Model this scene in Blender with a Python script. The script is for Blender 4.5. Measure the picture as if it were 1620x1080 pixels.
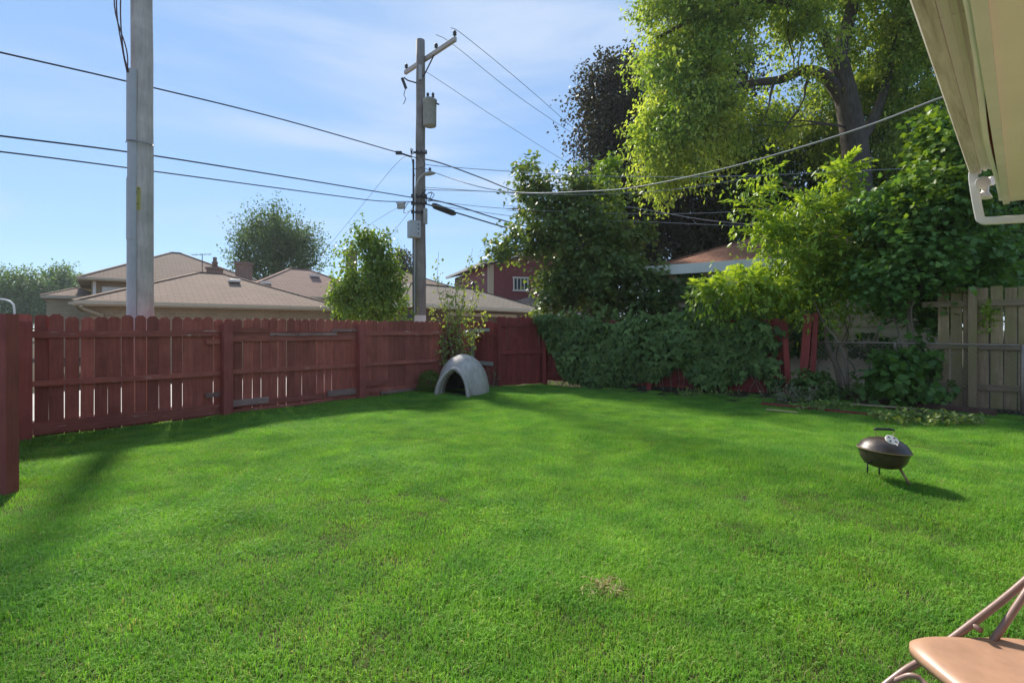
import bpy, math, random
import numpy as np
from mathutils import Vector, Matrix

for _o in list(bpy.data.objects):
    bpy.data.objects.remove(_o)
SC = bpy.context.scene
COL = SC.collection
R = math.radians

# ------------------------------------------------------------------ camera
FPX, HORY, EYE = 830.0, 522.0, 1.40            # focal length in photo pixels, horizon row, eye height
cam_d = bpy.data.cameras.new('camera')
cam_d.sensor_width = 36.0
cam_d.lens = FPX / 1620 * 36
cam_d.shift_y = -(540 - HORY) / 1620
cam_d.clip_start, cam_d.clip_end = 0.05, 3000
cam = bpy.data.objects.new('camera', cam_d)
cam.location = (0, 0, EYE)
cam.rotation_euler = (R(90), 0, 0)
COL.objects.link(cam)
SC.camera = cam

# ------------------------------------------------------------------ sky, sun, exposure
SUN_EL = R(39.5)
SUN_DIR = Vector((-0.486 * math.cos(SUN_EL), 0.874 * math.cos(SUN_EL), math.sin(SUN_EL))).normalized()   # towards the sun
SUN_AZ = math.atan2(SUN_DIR.x, SUN_DIR.y)
SKY_STRENGTH = 0.050
world = bpy.data.worlds.new('World')
SC.world = world
world.use_nodes = True
wn = world.node_tree
for n in list(wn.nodes):
    wn.nodes.remove(n)
wo = wn.nodes.new('ShaderNodeOutputWorld')
wb = wn.nodes.new('ShaderNodeBackground')
wb.inputs['Strength'].default_value = SKY_STRENGTH
sky = wn.nodes.new('ShaderNodeTexSky')
sky.sky_type = 'NISHITA'
sky.sun_disc = False
sky.sun_elevation = SUN_EL
sky.sun_rotation = SUN_AZ
sky.air_density = 1.0
sky.dust_density = 0.0
sky.ozone_density = 3.0
# thin streaky cloud veil, in the sky itself
tc = wn.nodes.new('ShaderNodeTexCoord')
mp = wn.nodes.new('ShaderNodeMapping')
mp.inputs['Rotation'].default_value = (0.0, R(-16), R(25))
mp.inputs['Scale'].default_value = (1.1, 2.0, 7.0)
nz = wn.nodes.new('ShaderNodeTexNoise')
nz.inputs['Scale'].default_value = 1.3
nz.inputs['Detail'].default_value = 6
nz.inputs['Roughness'].default_value = 0.52
nz.inputs['Distortion'].default_value = 0.5
cr = wn.nodes.new('ShaderNodeMapRange')
cr.inputs['From Min'].default_value = 0.44
cr.inputs['From Max'].default_value = 0.80
cr.inputs['To Max'].default_value = 0.85
cr.interpolation_type = 'SMOOTHSTEP'
mixc = wn.nodes.new('ShaderNodeMix')
mixc.data_type = 'RGBA'
mixc.inputs['B'].default_value = (3.6, 4.3, 5.4, 1)
wn.links.new(tc.outputs['Generated'], mp.inputs['Vector'])
wn.links.new(mp.outputs['Vector'], nz.inputs['Vector'])
wn.links.new(nz.outputs['Fac'], cr.inputs['Value'])
wn.links.new(cr.outputs['Result'], mixc.inputs['Factor'])
veil = wn.nodes.new('ShaderNodeMix')            # thin high haze, the same all over the sky
veil.data_type = 'RGBA'
veil.inputs[0].default_value = 0.66
veil.inputs['B'].default_value = (1.68, 2.80, 4.65, 1)
wn.links.new(sky.outputs['Color'], veil.inputs['A'])
wn.links.new(veil.outputs['Result'], mixc.inputs['A'])
wn.links.new(mixc.outputs['Result'], wb.inputs['Color'])
wn.links.new(wb.outputs['Background'], wo.inputs['Surface'])

sun_d = bpy.data.lights.new('sun', 'SUN')
sun_d.energy = 2.05
sun_d.angle = R(5.0)      # thin veil of high cloud: soft-edged shadows
sun_d.color = (1.0, 0.93, 0.82)
sun = bpy.data.objects.new('sun', sun_d)
sun.rotation_euler = SUN_DIR.to_track_quat('Z', 'Y').to_euler()
sun.location = (-20, 40, 40)
COL.objects.link(sun)

SC.view_settings.view_transform = 'Standard'
SC.view_settings.look = 'None'
SC.view_settings.exposure = 1.88
SC.view_settings.gamma = 1.0
SC.view_settings.use_curve_mapping = False
SC.render.engine = 'CYCLES'
cy = SC.cycles
cy.use_denoising = True
cy.denoiser = 'OPENIMAGEDENOISE'
cy.denoising_input_passes = 'RGB_ALBEDO_NORMAL'
cy.max_bounces = 7
cy.diffuse_bounces = 3
cy.glossy_bounces = 2
cy.transmission_bounces = 4
cy.transparent_max_bounces = 6
cy.volume_bounces = 0
cy.caustics_reflective = cy.caustics_refractive = False
cy.sample_clamp_indirect = 6.0
SC.render.use_motion_blur = False

# ------------------------------------------------------------------ helpers
def at(px, py, Z):
    return Vector(((px - 810) / FPX * Z, Z, EYE - (py - HORY) / FPX * Z))

def terrain(x, y):
    h = 0.022 * math.sin(1.3 * x + 0.7 * y) + 0.018 * math.sin(0.9 * y - 1.7 * x + 1.3) + 0.012 * math.sin(2.9 * x + 2.3 * y + 0.4)
    d = (5.73 - x) * 0.655 + (10.56 - y) * 0.755          # metres in front of the right-hand fence line
    if d < 1.6 and y > 4:
        k = min(1, max(0, (1.6 - d) / 1.6))
        h += 0.07 * k * k * (3 - 2 * k)
    f = min(1, max(0, (y - 0.5) / 2.0))
    return h * f - 0.01

ORG = {}
def _setup(o, parent):
    COL.objects.link(o)
    if parent is not None:
        o.parent = parent

def tag(o, label=None, cat=None, group=None, kind=None):
    if label: o['label'] = label
    if cat: o['category'] = cat
    if group: o['group'] = group
    if kind: o['kind'] = kind
    return o

def thing(name, label, cat, loc=(0, 0, 0), rz=0.0, group=None):
    o = bpy.data.objects.new(name, None)
    o.empty_display_size = 0.2
    o.location = loc
    o.rotation_euler = (0, 0, rz)
    COL.objects.link(o)
    tag(o, label, cat, group)
    ORG[o.name] = Vector(loc)
    return o

def piece(name, me, parent, loc=(0, 0, 0), rot=(0, 0, 0), scale=(1, 1, 1)):
    o = bpy.data.objects.new(name, me)
    o.location, o.rotation_euler, o.scale = loc, rot, scale
    _setup(o, parent)
    return o

def copy_tree(o, parent=None):
    c = o.copy()
    COL.objects.link(c)
    c.parent = parent
    for ch in list(o.children):
        copy_tree(ch, c)
    return c

class MB:
    def __init__(s):
        s.v, s.f = [], []
    def add(s, vs, fs):
        b = len(s.v)
        s.v += [Vector(v) for v in vs]
        s.f += [tuple(i + b for i in f) for f in fs]
        return s
    def box(s, c, size, M=None):
        hx, hy, hz = size[0] / 2, size[1] / 2, size[2] / 2
        vs = [Vector((x, y, z)) for x in (-hx, hx) for y in (-hy, hy) for z in (-hz, hz)]
        if M is not None:
            vs = [M @ v for v in vs]
        c = Vector(c)
        return s.add([v + c for v in vs], [(0, 1, 3, 2), (4, 6, 7, 5), (0, 4, 5, 1), (2, 3, 7, 6), (0, 2, 6, 4), (1, 5, 7, 3)])
    def bar(s, a, b, w, h, up=(0, 0, 1)):
        a, b, up = Vector(a), Vector(b), Vector(up)
        d = (b - a)
        L = d.length
        d.normalize()
        side = d.cross(up)
        if side.length < 1e-4:
            side = d.cross(Vector((1, 0, 0)))
        side.normalize()
        u2 = side.cross(d)
        M = Matrix((d, side, u2)).transposed()
        return s.box((a + b) / 2, (L, w, h), M)
    def tube(s, pts, r, n=8, cap=True):
        pts = [Vector(p) for p in pts]
        m = len(pts)
        rs = r if isinstance(r, (list, tuple)) else [r] * m
        ref = None
        vs, fs = [], []
        for i, p in enumerate(pts):
            t = (pts[min(i + 1, m - 1)] - pts[max(i - 1, 0)])
            if t.length < 1e-9: t = Vector((0, 0, 1))
            t.normalize()
            if ref is None:
                ref = Vector((1, 0, 0)) if abs(t.x) < 0.8 else Vector((0, 1, 0))
            x = ref - t * ref.dot(t)
            if x.length < 1e-4:
                x = t.orthogonal()
            x.normalize()
            ref = x
            y = t.cross(x)
            for k in range(n):
                a = 2 * math.pi * k / n
                vs.append(p + (x * math.cos(a) + y * math.sin(a)) * rs[i])
        for i in range(m - 1):
            for k in range(n):
                a, b = i * n + k, i * n + (k + 1) % n
                fs.append((a, b, b + n, a + n))
        if cap:
            fs.append(tuple(range(n - 1, -1, -1)))
            fs.append(tuple(range((m - 1) * n, m * n)))
        return s.add(vs, fs)
    def lathe(s, prof, c=(0, 0, 0), M=None, n=24):
        vs, fs = [], []
        c = Vector(c)
        for r, z in prof:
            for k in range(n):
                a = 2 * math.pi * k / n
                v = Vector((r * math.cos(a), r * math.sin(a), z))
                if M is not None: v = M @ v
                vs.append(v + c)
        for i in range(len(prof) - 1):
            for k in range(n):
                a, b = i * n + k, i * n + (k + 1) % n
                fs.append((a, b, b + n, a + n))
        if prof[0][0] > 1e-3: fs.append(tuple(range(n - 1, -1, -1)))
        if prof[-1][0] > 1e-3: fs.append(tuple(range((len(prof) - 1) * n, len(prof) * n)))
        return s.add(vs, fs)
    def mesh(s, name, mat, origin=(0, 0, 0), smooth=False):
        o = Vector(origin)
        me = bpy.data.meshes.new(name)
        me.from_pydata([tuple(v - o) for v in s.v], [], s.f)
        me.update()
        uv = me.uv_layers.new(name='UVMap')
        Z = Vector((0, 0, 1))
        for p in me.polygons:
            nn = p.normal
            t = Z.cross(nn)
            t = Vector((1, 0, 0)) if t.length < 0.02 else t.normalized()
            b = nn.cross(t)
            for li in p.loop_indices:
                co = me.vertices[me.loops[li].vertex_index].co
                uv.data[li].uv = (co.dot(t), co.dot(b))
            p.use_smooth = smooth
        if mat is not None: me.materials.append(mat)
        return me
    def build(s, name, mat, parent=None, origin=None, smooth=False, bevel=0.0):
        """world coordinates in; child of `parent` (or top-level with its origin at `origin`)"""
        if origin is None:
            origin = Vector((0, 0, 0))
            if parent is not None:
                q = parent
                while q.parent is not None: q = q.parent
                origin = ORG.get(q.name, Vector((0, 0, 0)))
        me = s.mesh(name, mat, origin, smooth)
        o = bpy.data.objects.new(name, me)
        _setup(o, parent)
        if parent is None:
            o.location = origin
            ORG[o.name] = Vector(origin)
        if bevel:
            m = o.modifiers.new('bevel', 'BEVEL')
            m.width, m.segments, m.limit_method = bevel, 2, 'ANGLE'
        return o

def catmull(pts, k=6):
    pts = [Vector(p) for p in pts]
    P = [pts[0] * 2 - pts[1]] + pts + [pts[-1] * 2 - pts[-2]]
    out = []
    for i in range(1, len(P) - 2):
        a, b, c, d = P[i - 1], P[i], P[i + 1], P[i + 2]
        for j in range(k):
            t = j / k
            out.append(0.5 * ((2 * b) + (c - a) * t + (2 * a - 5 * b + 4 * c - d) * t * t + (3 * b - a - 3 * c + d) * t ** 3))
    out.append(pts[-1])
    return out

# ------------------------------------------------------------------ materials
def newmat(name):
    m = bpy.data.materials.new(name)
    m.use_nodes = True
    nt = m.node_tree
    b = nt.nodes['Principled BSDF']
    return m, nt, b

def nd(nt, typ, **kw):
    n = nt.nodes.new(typ)
    for k, v in kw.items():
        if k in n.inputs: n.inputs[k].default_value = v
        else: setattr(n, k, v)
    return n

def ramp(nt, stops):
    r = nt.nodes.new('ShaderNodeValToRGB')
    el = r.color_ramp.elements
    while len(el) < len(stops): el.new(0.5)
    for e, (p, c) in zip(el, stops):
        e.position = p
        e.color = (*c, 1)
    return r

def bump(nt, b, src, strength=0.3, dist=0.01):
    bp = nd(nt, 'ShaderNodeBump', Strength=strength, Distance=dist)
    nt.links.new(src, bp.inputs['Height'])
    nt.links.new(bp.outputs['Normal'], b.inputs['Normal'])
    return bp

def coords(nt, kind='Object', scale=(1, 1, 1), rnd=True):
    tcn = nt.nodes.new('ShaderNodeTexCoord')
    mpn = nt.nodes.new('ShaderNodeMapping')
    mpn.inputs['Scale'].default_value = scale
    nt.links.new(tcn.outputs[kind], mpn.inputs['Vector'])
    if rnd:
        oi = nt.nodes.new('ShaderNodeObjectInfo')
        mu = nd(nt, 'ShaderNodeMath', operation='MULTIPLY')
        mu.inputs[1].default_value = 37.0
        nt.links.new(oi.outputs['Random'], mu.inputs[0])
        nt.links.new(mu.outputs[0], mpn.inputs['Location'])
    return mpn.outputs['Vector']

def mixrgb(nt, fac, a, b, blend='MIX'):
    m = nt.nodes.new('ShaderNodeMix')
    m.data_type = 'RGBA'
    m.blend_type = blend
    for sock, val in (('Factor', fac), ('A', a), ('B', b)):
        s = m.inputs[sock] if sock != 'Factor' else m.inputs[0]
        if hasattr(val, 'links'): nt.links.new(val, s)
        elif isinstance(val, (int, float)): s.default_value = val
        else: s.default_value = (*val, 1)
    return m.outputs['Result']

def plain(name, col, rough=0.6, metal=0.0, var=0.15, scale=6.0, bmp=0.15, spec=0.4, rndvar=0.12, coordk='Object'):
    m, nt, b = newmat(name)
    v = coords(nt, coordk)
    n1 = nd(nt, 'ShaderNodeTexNoise', Scale=scale, Detail=6.0, Roughness=0.65)
    nt.links.new(v, n1.inputs['Vector'])
    lo = tuple(c * (1 - var) for c in col); hi = tuple(min(1, c * (1 + var)) for c in col)
    r = ramp(nt, [(0.3, lo), (0.7, hi)])
    nt.links.new(n1.outputs['Fac'], r.inputs['Fac'])
    oi = nt.nodes.new('ShaderNodeObjectInfo')
    mr = nd(nt, 'ShaderNodeMapRange')
    mr.inputs['To Min'].default_value = 1 - rndvar
    mr.inputs['To Max'].default_value = 1 + rndvar
    nt.links.new(oi.outputs['Random'], mr.inputs['Value'])
    hs = nd(nt, 'ShaderNodeHueSaturation')
    nt.links.new(mr.outputs['Result'], hs.inputs['Value'])
    nt.links.new(r.outputs['Color'], hs.inputs['Color'])
    nt.links.new(hs.outputs['Color'], b.inputs['Base Color'])
    b.inputs['Roughness'].default_value = rough
    b.inputs['Metallic'].default_value = metal
    b.inputs['Specular IOR Level'].default_value = spec
    if bmp: bump(nt, b, n1.outputs['Fac'], bmp, 0.01)
    return m

def wood(name, lo, hi, wear=None, wear_amt=0.0, axis=2, rough=0.75, rndvar=0.18, moss=None):
    """stained or weathered board: grain stretched along `axis`, worn flakes with a shape of their own"""
    m, nt, b = newmat(name)
    sc = [22.0, 22.0, 22.0]; sc[axis] = 1.3
    v = coords(nt, 'Object', tuple(sc))
    g = nd(nt, 'ShaderNodeTexNoise', Scale=1.6, Detail=7.0, Roughness=0.7)
    nt.links.new(v, g.inputs['Vector'])
    r = ramp(nt, [(0.3, lo), (0.72, hi)])
    nt.links.new(g.outputs['Fac'], r.inputs['Fac'])
    col = r.outputs['Color']
    oi = nt.nodes.new('ShaderNodeObjectInfo')
    mr = nd(nt, 'ShaderNodeMapRange')
    mr.inputs['To Min'].default_value = 1 - rndvar
    mr.inputs['To Max'].default_value = 1 + rndvar
    nt.links.new(oi.outputs['Random'], mr.inputs['Value'])
    hs = nd(nt, 'ShaderNodeHueSaturation')
    nt.links.new(mr.outputs['Result'], hs.inputs['Value'])
    nt.links.new(col, hs.inputs['Color'])
    col = hs.outputs['Color']
    bl_ = nd(nt, 'ShaderNodeTexNoise', Scale=1.0, Detail=5.0, Roughness=0.6)       # faded and soaked patches
    nt.links.new(coords(nt, 'Object', (2.6, 2.6, 2.6)), bl_.inputs['Vector'])
    br_ = nd(nt, 'ShaderNodeMapRange')
    br_.inputs['From Min'].default_value = 0.3
    br_.inputs['From Max'].default_value = 0.7
    br_.inputs['To Min'].default_value = 0.78
    br_.inputs['To Max'].default_value = 1.22
    nt.links.new(bl_.outputs['Fac'], br_.inputs['Value'])
    hs2 = nd(nt, 'ShaderNodeHueSaturation')
    nt.links.new(br_.outputs['Result'], hs2.inputs['Value'])
    nt.links.new(col, hs2.inputs['Color'])
    col = hs2.outputs['Color']
    sc2 = [14.0, 14.0, 14.0]; sc2[axis] = 2.2
    if wear:
        v2 = coords(nt, 'Object', tuple(sc2))
        w = nd(nt, 'ShaderNodeTexNoise', Scale=1.0, Detail=8.0, Roughness=0.75)
        nt.links.new(v2, w.inputs['Vector'])
        t = nd(nt, 'ShaderNodeMapRange')
        t.inputs['From Min'].default_value = 0.66 - wear_amt
        t.inputs['From Max'].default_value = 0.72 - wear_amt
        nt.links.new(w.outputs['Fac'], t.inputs['Value'])
        col = mixrgb(nt, t.outputs['Result'], col, wear)
    if moss:
        v3 = coords(nt, 'Object', (3, 3, 1.1))
        w = nd(nt, 'ShaderNodeTexNoise', Scale=1.0, Detail=4.0, Roughness=0.6)
        nt.links.new(v3, w.inputs['Vector'])
        t = nd(nt, 'ShaderNodeMapRange')
        t.inputs['From Min'].default_value = 0.42
        t.inputs['From Max'].default_value = 0.66
        nt.links.new(w.outputs['Fac'], t.inputs['Value'])
        col = mixrgb(nt, t.outputs['Result'], col, moss)
    nt.links.new(col, b.inputs['Base Color'])
    b.inputs['Roughness'].default_value = rough
    b.inputs['Specular IOR Level'].default_value = 0.25
    bump(nt, b, g.outputs['Fac'], 0.45, 0.006)
    return m

def shingle(name, c1, c2, stain=(0.1, 0.09, 0.08)):
    m, nt, b = newmat(name)
    v = coords(nt, 'UV', (1, 1, 1), rnd=False)
    br = nd(nt, 'ShaderNodeTexBrick', Scale=1.0)
    br.inputs['Color1'].default_value = (*c1, 1)
    br.inputs['Color2'].default_value = (*c2, 1)
    br.inputs['Mortar'].default_value = (*[c * 0.45 for c in c1], 1)
    br.inputs['Mortar Size'].default_value = 0.012
    br.inputs['Brick Width'].default_value = 0.34
    br.inputs['Row Height'].default_value = 0.14
    nt.links.new(v, br.inputs['Vector'])
    n1 = nd(nt, 'ShaderNodeTexNoise', Scale=0.9, Detail=8.0, Roughness=0.7)
    nt.links.new(v, n1.inputs['Vector'])
    t = nd(nt, 'ShaderNodeMapRange')
    t.inputs['From Min'].default_value = 0.4
    t.inputs['From Max'].default_value = 0.8
    t.inputs['To Max'].default_value = 0.55
    nt.links.new(n1.outputs['Fac'], t.inputs['Value'])
    col = mixrgb(nt, t.outputs['Result'], br.outputs['Color'], stain)
    nt.links.new(col, b.inputs['Base Color'])
    b.inputs['Roughness'].default_value = 0.92
    b.inputs['Specular IOR Level'].default_value = 0.15
    bump(nt, b, br.outputs['Fac'], -0.5, 0.02)
    return m

def brickmat(name, c1, c2, mortar):
    m, nt, b = newmat(name)
    v = coords(nt, 'UV', (1, 1, 1), rnd=False)
    br = nd(nt, 'ShaderNodeTexBrick', Scale=1.0)
    br.inputs['Color1'].default_value = (*c1, 1)
    br.inputs['Color2'].default_value = (*c2, 1)
    br.inputs['Mortar'].default_value = (*mortar, 1)
    br.inputs['Mortar Size'].default_value = 0.012
    br.inputs['Brick Width'].default_value = 0.22
    br.inputs['Row Height'].default_value = 0.08
    nt.links.new(v, br.inputs['Vector'])
    n1 = nd(nt, 'ShaderNodeTexNoise', Scale=1.2, Detail=6.0, Roughness=0.6)
    nt.links.new(v, n1.inputs['Vector'])
    col = mixrgb(nt, 0.35, br.outputs['Color'], n1.outputs['Fac'], 'OVERLAY')
    nt.links.new(col, b.inputs['Base Color'])
    b.inputs['Roughness'].default_value = 0.9
    bump(nt, b, br.outputs['Fac'], -0.4, 0.01)
    return m

def leafmat(name, lo, hi, trans=0.42, rough=0.42, tint=(1.25, 1.2, 0.5), spec=0.4, patch=None, straw=False):
    """leaf: reflecting front, light coming through, colour varied leaf by leaf"""
    m, nt, b = newmat(name)
    at_ = nd(nt, 'ShaderNodeAttribute', attribute_name='leaf_tone')
    r = ramp(nt, [(0.0, lo), (1.0, hi)])
    nt.links.new(at_.outputs['Fac'], r.inputs['Fac'])
    col = r.outputs['Color']
    if straw:           # a few dry blades among the green
        gt_ = nd(nt, 'ShaderNodeMath', operation='GREATER_THAN')
        gt_.inputs[1].default_value = 1.5
        nt.links.new(at_.outputs['Fac'], gt_.inputs[0])
        col = mixrgb(nt, gt_.outputs[0], col, (0.50, 0.42, 0.20))
    oi = nt.nodes.new('ShaderNodeObjectInfo')
    mr = nd(nt, 'ShaderNodeMapRange')
    mr.inputs['To Min'].default_value = 0.82
    mr.inputs['To Max'].default_value = 1.18
    nt.links.new(oi.outputs['Random'], mr.inputs['Value'])
    hs = nd(nt, 'ShaderNodeHueSaturation')
    nt.links.new(mr.outputs['Result'], hs.inputs['Value'])
    nt.links.new(col, hs.inputs['Color'])
    col = hs.outputs['Color']
    if patch:
        g = nt.nodes.new('ShaderNodeNewGeometry')
        pn = nd(nt, 'ShaderNodeTexNoise', Scale=patch[0], Detail=5.0, Roughness=0.6)
        nt.links.new(g.outputs['Position'], pn.inputs['Vector'])
        t = nd(nt, 'ShaderNodeMapRange')
        t.inputs['From Min'].default_value = 0.38
        t.inputs['From Max'].default_value = 0.66
        nt.links.new(pn.outputs['Fac'], t.inputs['Value'])
        col = mixrgb(nt, t.outputs['Result'], col, mixrgb(nt, 1.0, col, patch[1], 'MULTIPLY'))
    nt.links.new(col, b.inputs['Base Color'])
    b.inputs['Roughness'].default_value = rough
    b.inputs['Specular IOR Level'].default_value = spec
    tr = nt.nodes.new('ShaderNodeBsdfTranslucent')
    tcol = mixrgb(nt, 1.0, col, tint, 'MULTIPLY')
    nt.links.new(tcol, tr.inputs['Color'])
    ms = nt.nodes.new('ShaderNodeMixShader')
    ms.inputs['Fac'].default_value = trans
    nt.links.new(b.outputs['BSDF'], ms.inputs[1])
    nt.links.new(tr.outputs['BSDF'], ms.inputs[2])
    out = nt.nodes['Material Output']
    nt.links.new(ms.outputs['Shader'], out.inputs['Surface'])
    return m

M = {}
M['red'] = wood('red_stained_board', (0.27, 0.072, 0.052), (0.43, 0.123, 0.090), (0.48, 0.30, 0.24), 0.0, rndvar=0.26)
M['red_x'] = wood('red_stained_rail', (0.27, 0.076, 0.055), (0.42, 0.125, 0.092), (0.62, 0.46, 0.39), 0.065, axis=0)
M['red_post'] = wood('red_stained_post', (0.26, 0.066, 0.053), (0.38, 0.102, 0.084), (0.45, 0.27, 0.22), -0.015, rndvar=0.06)
M['worn_x'] = wood('peeled_repair_board', (0.22, 0.11, 0.095), (0.40, 0.27, 0.235), (0.16, 0.05, 0.045), 0.10, axis=0)
M['red2'] = wood('bright_red_board', (0.20, 0.034, 0.030), (0.31, 0.058, 0.050), (0.36, 0.2, 0.17), -0.03)
M['red2_x'] = wood('bright_red_rail', (0.20, 0.034, 0.030), (0.30, 0.058, 0.050), (0.36, 0.2, 0.17), 0.0, axis=0)
M['bare_x'] = wood('bare_pale_board', (0.30, 0.28, 0.25), (0.45, 0.42, 0.38), (0.2, 0.19, 0.17), 0.0, axis=0)
M['bare'] = wood('bare_grey_post', (0.22, 0.21, 0.17), (0.34, 0.33, 0.27), (0.15, 0.15, 0.13), 0.0)
M['grey_wood'] = wood('weathered_fence_board', (0.26, 0.160, 0.092), (0.47, 0.315, 0.195), (0.52, 0.40, 0.29), -0.05, moss=(0.27, 0.225, 0.085))
M['grey_wood_x'] = wood('weathered_fence_rail', (0.21, 0.14, 0.09), (0.34, 0.24, 0.155), (0.42, 0.33, 0.25), -0.04, axis=0, moss=(0.22, 0.18, 0.075))
M['plank'] = wood('old_plank', (0.07, 0.036, 0.028), (0.14, 0.075, 0.055), (0.2, 0.15, 0.12), 0.02, axis=0)
M['plank_pale'] = wood('pale_lath', (0.27, 0.2, 0.11), (0.42, 0.33, 0.2), None, axis=0)
M['pole'] = wood('weathered_pole', (0.42, 0.365, 0.32), (0.62, 0.54, 0.48), (0.30, 0.265, 0.235), 0.03, rndvar=0.02)
M['pole_dark'] = wood('old_pole', (0.20, 0.17, 0.15), (0.34, 0.295, 0.26), (0.14, 0.12, 0.105), 0.03, rndvar=0.02)
M['conduit'] = plain('grey_plastic_guard', (0.46, 0.455, 0.46), 0.55, var=0.08, rndvar=0.05, spec=0.25)
M['steel'] = plain('galvanised_steel', (0.30, 0.30, 0.30), 0.45, 0.6, var=0.2)
M['dark_steel'] = plain('dark_fittings', (0.05, 0.05, 0.055), 0.5, 0.4)
M['cable'] = plain('black_cable', (0.035, 0.035, 0.04), 0.6, var=0.1, bmp=0)
M['cable_pale'] = plain('pale_cable', (0.36, 0.36, 0.36), 0.5, var=0.1, bmp=0)
M['cable_red'] = plain('red_brown_cable', (0.12, 0.06, 0.055), 0.6, var=0.1, bmp=0)
M['tank'] = plain('transformer_grey', (0.40, 0.385, 0.35), 0.55, var=0.22, scale=5)
M['yellow'] = plain('faded_yellow_tag', (0.42, 0.36, 0.10), 0.6, var=0.2)
M['ink'] = plain('dark_ink', (0.07, 0.06, 0.03), 0.7, var=0.1, bmp=0)
M['brick_tan'] = brickmat('tan_brick', (0.44, 0.32, 0.19), (0.36, 0.255, 0.15), (0.42, 0.35, 0.25))
M['brick_red'] = brickmat('red_brick', (0.24, 0.13, 0.10), (0.17, 0.09, 0.07), (0.3, 0.25, 0.2))
M['shingle_tan'] = shingle('tan_shingles', (0.3136, 0.2201, 0.1626), (0.2614, 0.1825, 0.1331), (0.2207, 0.161, 0.1232))
M['shingle_pink'] = shingle('pinkish_shingles', (0.3601, 0.2308, 0.1774), (0.302, 0.1932, 0.1478), (0.2672, 0.1771, 0.138))
M['shingle_grey'] = shingle('grey_shingles', (0.273, 0.2308, 0.1873), (0.2265, 0.1879, 0.1528), (0.1742, 0.1449, 0.1183))
M['shingle_red'] = shingle('red_brown_shingles', (0.3485, 0.1664, 0.1035), (0.2788, 0.1288, 0.07885), (0.2323, 0.1181, 0.07885))
M['cream'] = plain('cream_painted_metal', (0.56, 0.46, 0.33), 0.5, var=0.06, rndvar=0.04)
M['white'] = plain('white_paint', (0.80, 0.755, 0.69), 0.5, var=0.06, scale=3, rndvar=0.03)
M['soffit'] = plain('aged_cream_soffit', (0.80, 0.74, 0.67), 0.6, var=0.09, scale=2.2, rndvar=0.03)
M['ceiling'] = plain('tan_porch_ceiling', (0.83, 0.73, 0.60), 0.7, var=0.05, scale=1.5, bmp=0.05)
M['siding'] = plain('beige_siding', (0.82, 0.66, 0.46), 0.6, var=0.08, scale=2.5, rndvar=0.03)
M['siding_white'] = plain('white_siding', (0.7, 0.68, 0.62), 0.6, var=0.05, rndvar=0.03)
M['siding_red'] = plain('red_siding', (0.235, 0.062, 0.068), 0.7, var=0.08, rndvar=0.04)
M['siding_brown'] = plain('brown_siding', (0.17, 0.115, 0.08), 0.7, var=0.1, rndvar=0.04)
M['glass'] = plain('window_glass', (0.05, 0.07, 0.09), 0.08, var=0.05, bmp=0, spec=0.8)
M['black_enamel'] = None
M['bark'] = wood('bark', (0.0585, 0.0468, 0.0364), (0.156, 0.13, 0.104), (0.16, 0.14, 0.11), -0.02, rough=0.9, rndvar=0.05)
M['bark_thin'] = wood('young_bark', (0.16, 0.12, 0.088), (0.304, 0.232, 0.176), (0.22, 0.19, 0.15), -0.02, rough=0.9, rndvar=0.05)
M['chair'] = plain('tan_enamel', (0.44, 0.255, 0.165), 0.42, var=0.16, scale=9, bmp=0.06, spec=0.45)
M['chair_tube'] = plain('brown_enamel_tube', (0.2875, 0.1782, 0.1437), 0.35, var=0.1, spec=0.5)
M['rust'] = plain('rusty_tube', (0.30, 0.20, 0.12), 0.6, var=0.4, scale=20)
M['dark_lining'] = plain('dark_soiled_lining', (0.035, 0.031, 0.028), 0.9, var=0.3)  # near-black colour paints the shade inside the dog house
M['wire'] = plain('rusty_chain_link', (0.338, 0.26, 0.208), 0.55, 0.5, var=0.2, bmp=0)

def gutter_mat():
    m, nt, b = newmat('stained_gutter')
    v = coords(nt, 'Object', (1.2, 18, 18), rnd=False)
    n1 = nd(nt, 'ShaderNodeTexNoise', Scale=1.0, Detail=9.0, Roughness=0.72)
    nt.links.new(v, n1.inputs['Vector'])
    r = ramp(nt, [(0.30, (0.17, 0.125, 0.09)), (0.46, (0.50, 0.43, 0.35)), (0.66, (0.74, 0.67, 0.58))])
    nt.links.new(n1.outputs['Fac'], r.inputs['Fac'])
    nt.links.new(r.outputs['Color'], b.inputs['Base Color'])
    b.inputs['Roughness'].default_value = 0.6
    bump(nt, b, n1.outputs['Fac'], 0.2, 0.01)
    return m
M['gutter'] = gutter_mat()

def enamel_mat():
    m, nt, b = newmat('sooty_black_enamel')
    v = coords(nt, 'Object', (9, 9, 9), rnd=False)
    n1 = nd(nt, 'ShaderNodeTexNoise', Scale=1.0, Detail=8.0, Roughness=0.7)
    nt.links.new(v, n1.inputs['Vector'])
    r = ramp(nt, [(0.35, (0.03, 0.024, 0.021)), (0.52, (0.06, 0.042, 0.033)), (0.70, (0.16, 0.095, 0.06))])
    nt.links.new(n1.outputs['Fac'], r.inputs['Fac'])
    nt.links.new(r.outputs['Color'], b.inputs['Base Color'])
    r2 = nd(nt, 'ShaderNodeMapRange')
    r2.inputs['To Min'].default_value = 0.16
    r2.inputs['To Max'].default_value = 0.62
    nt.links.new(n1.outputs['Fac'], r2.inputs['Value'])
    nt.links.new(r2.outputs['Result'], b.inputs['Roughness'])
    b.inputs['Specular IOR Level'].default_value = 0.6
    return m
M['black_enamel'] = enamel_mat()

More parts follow.
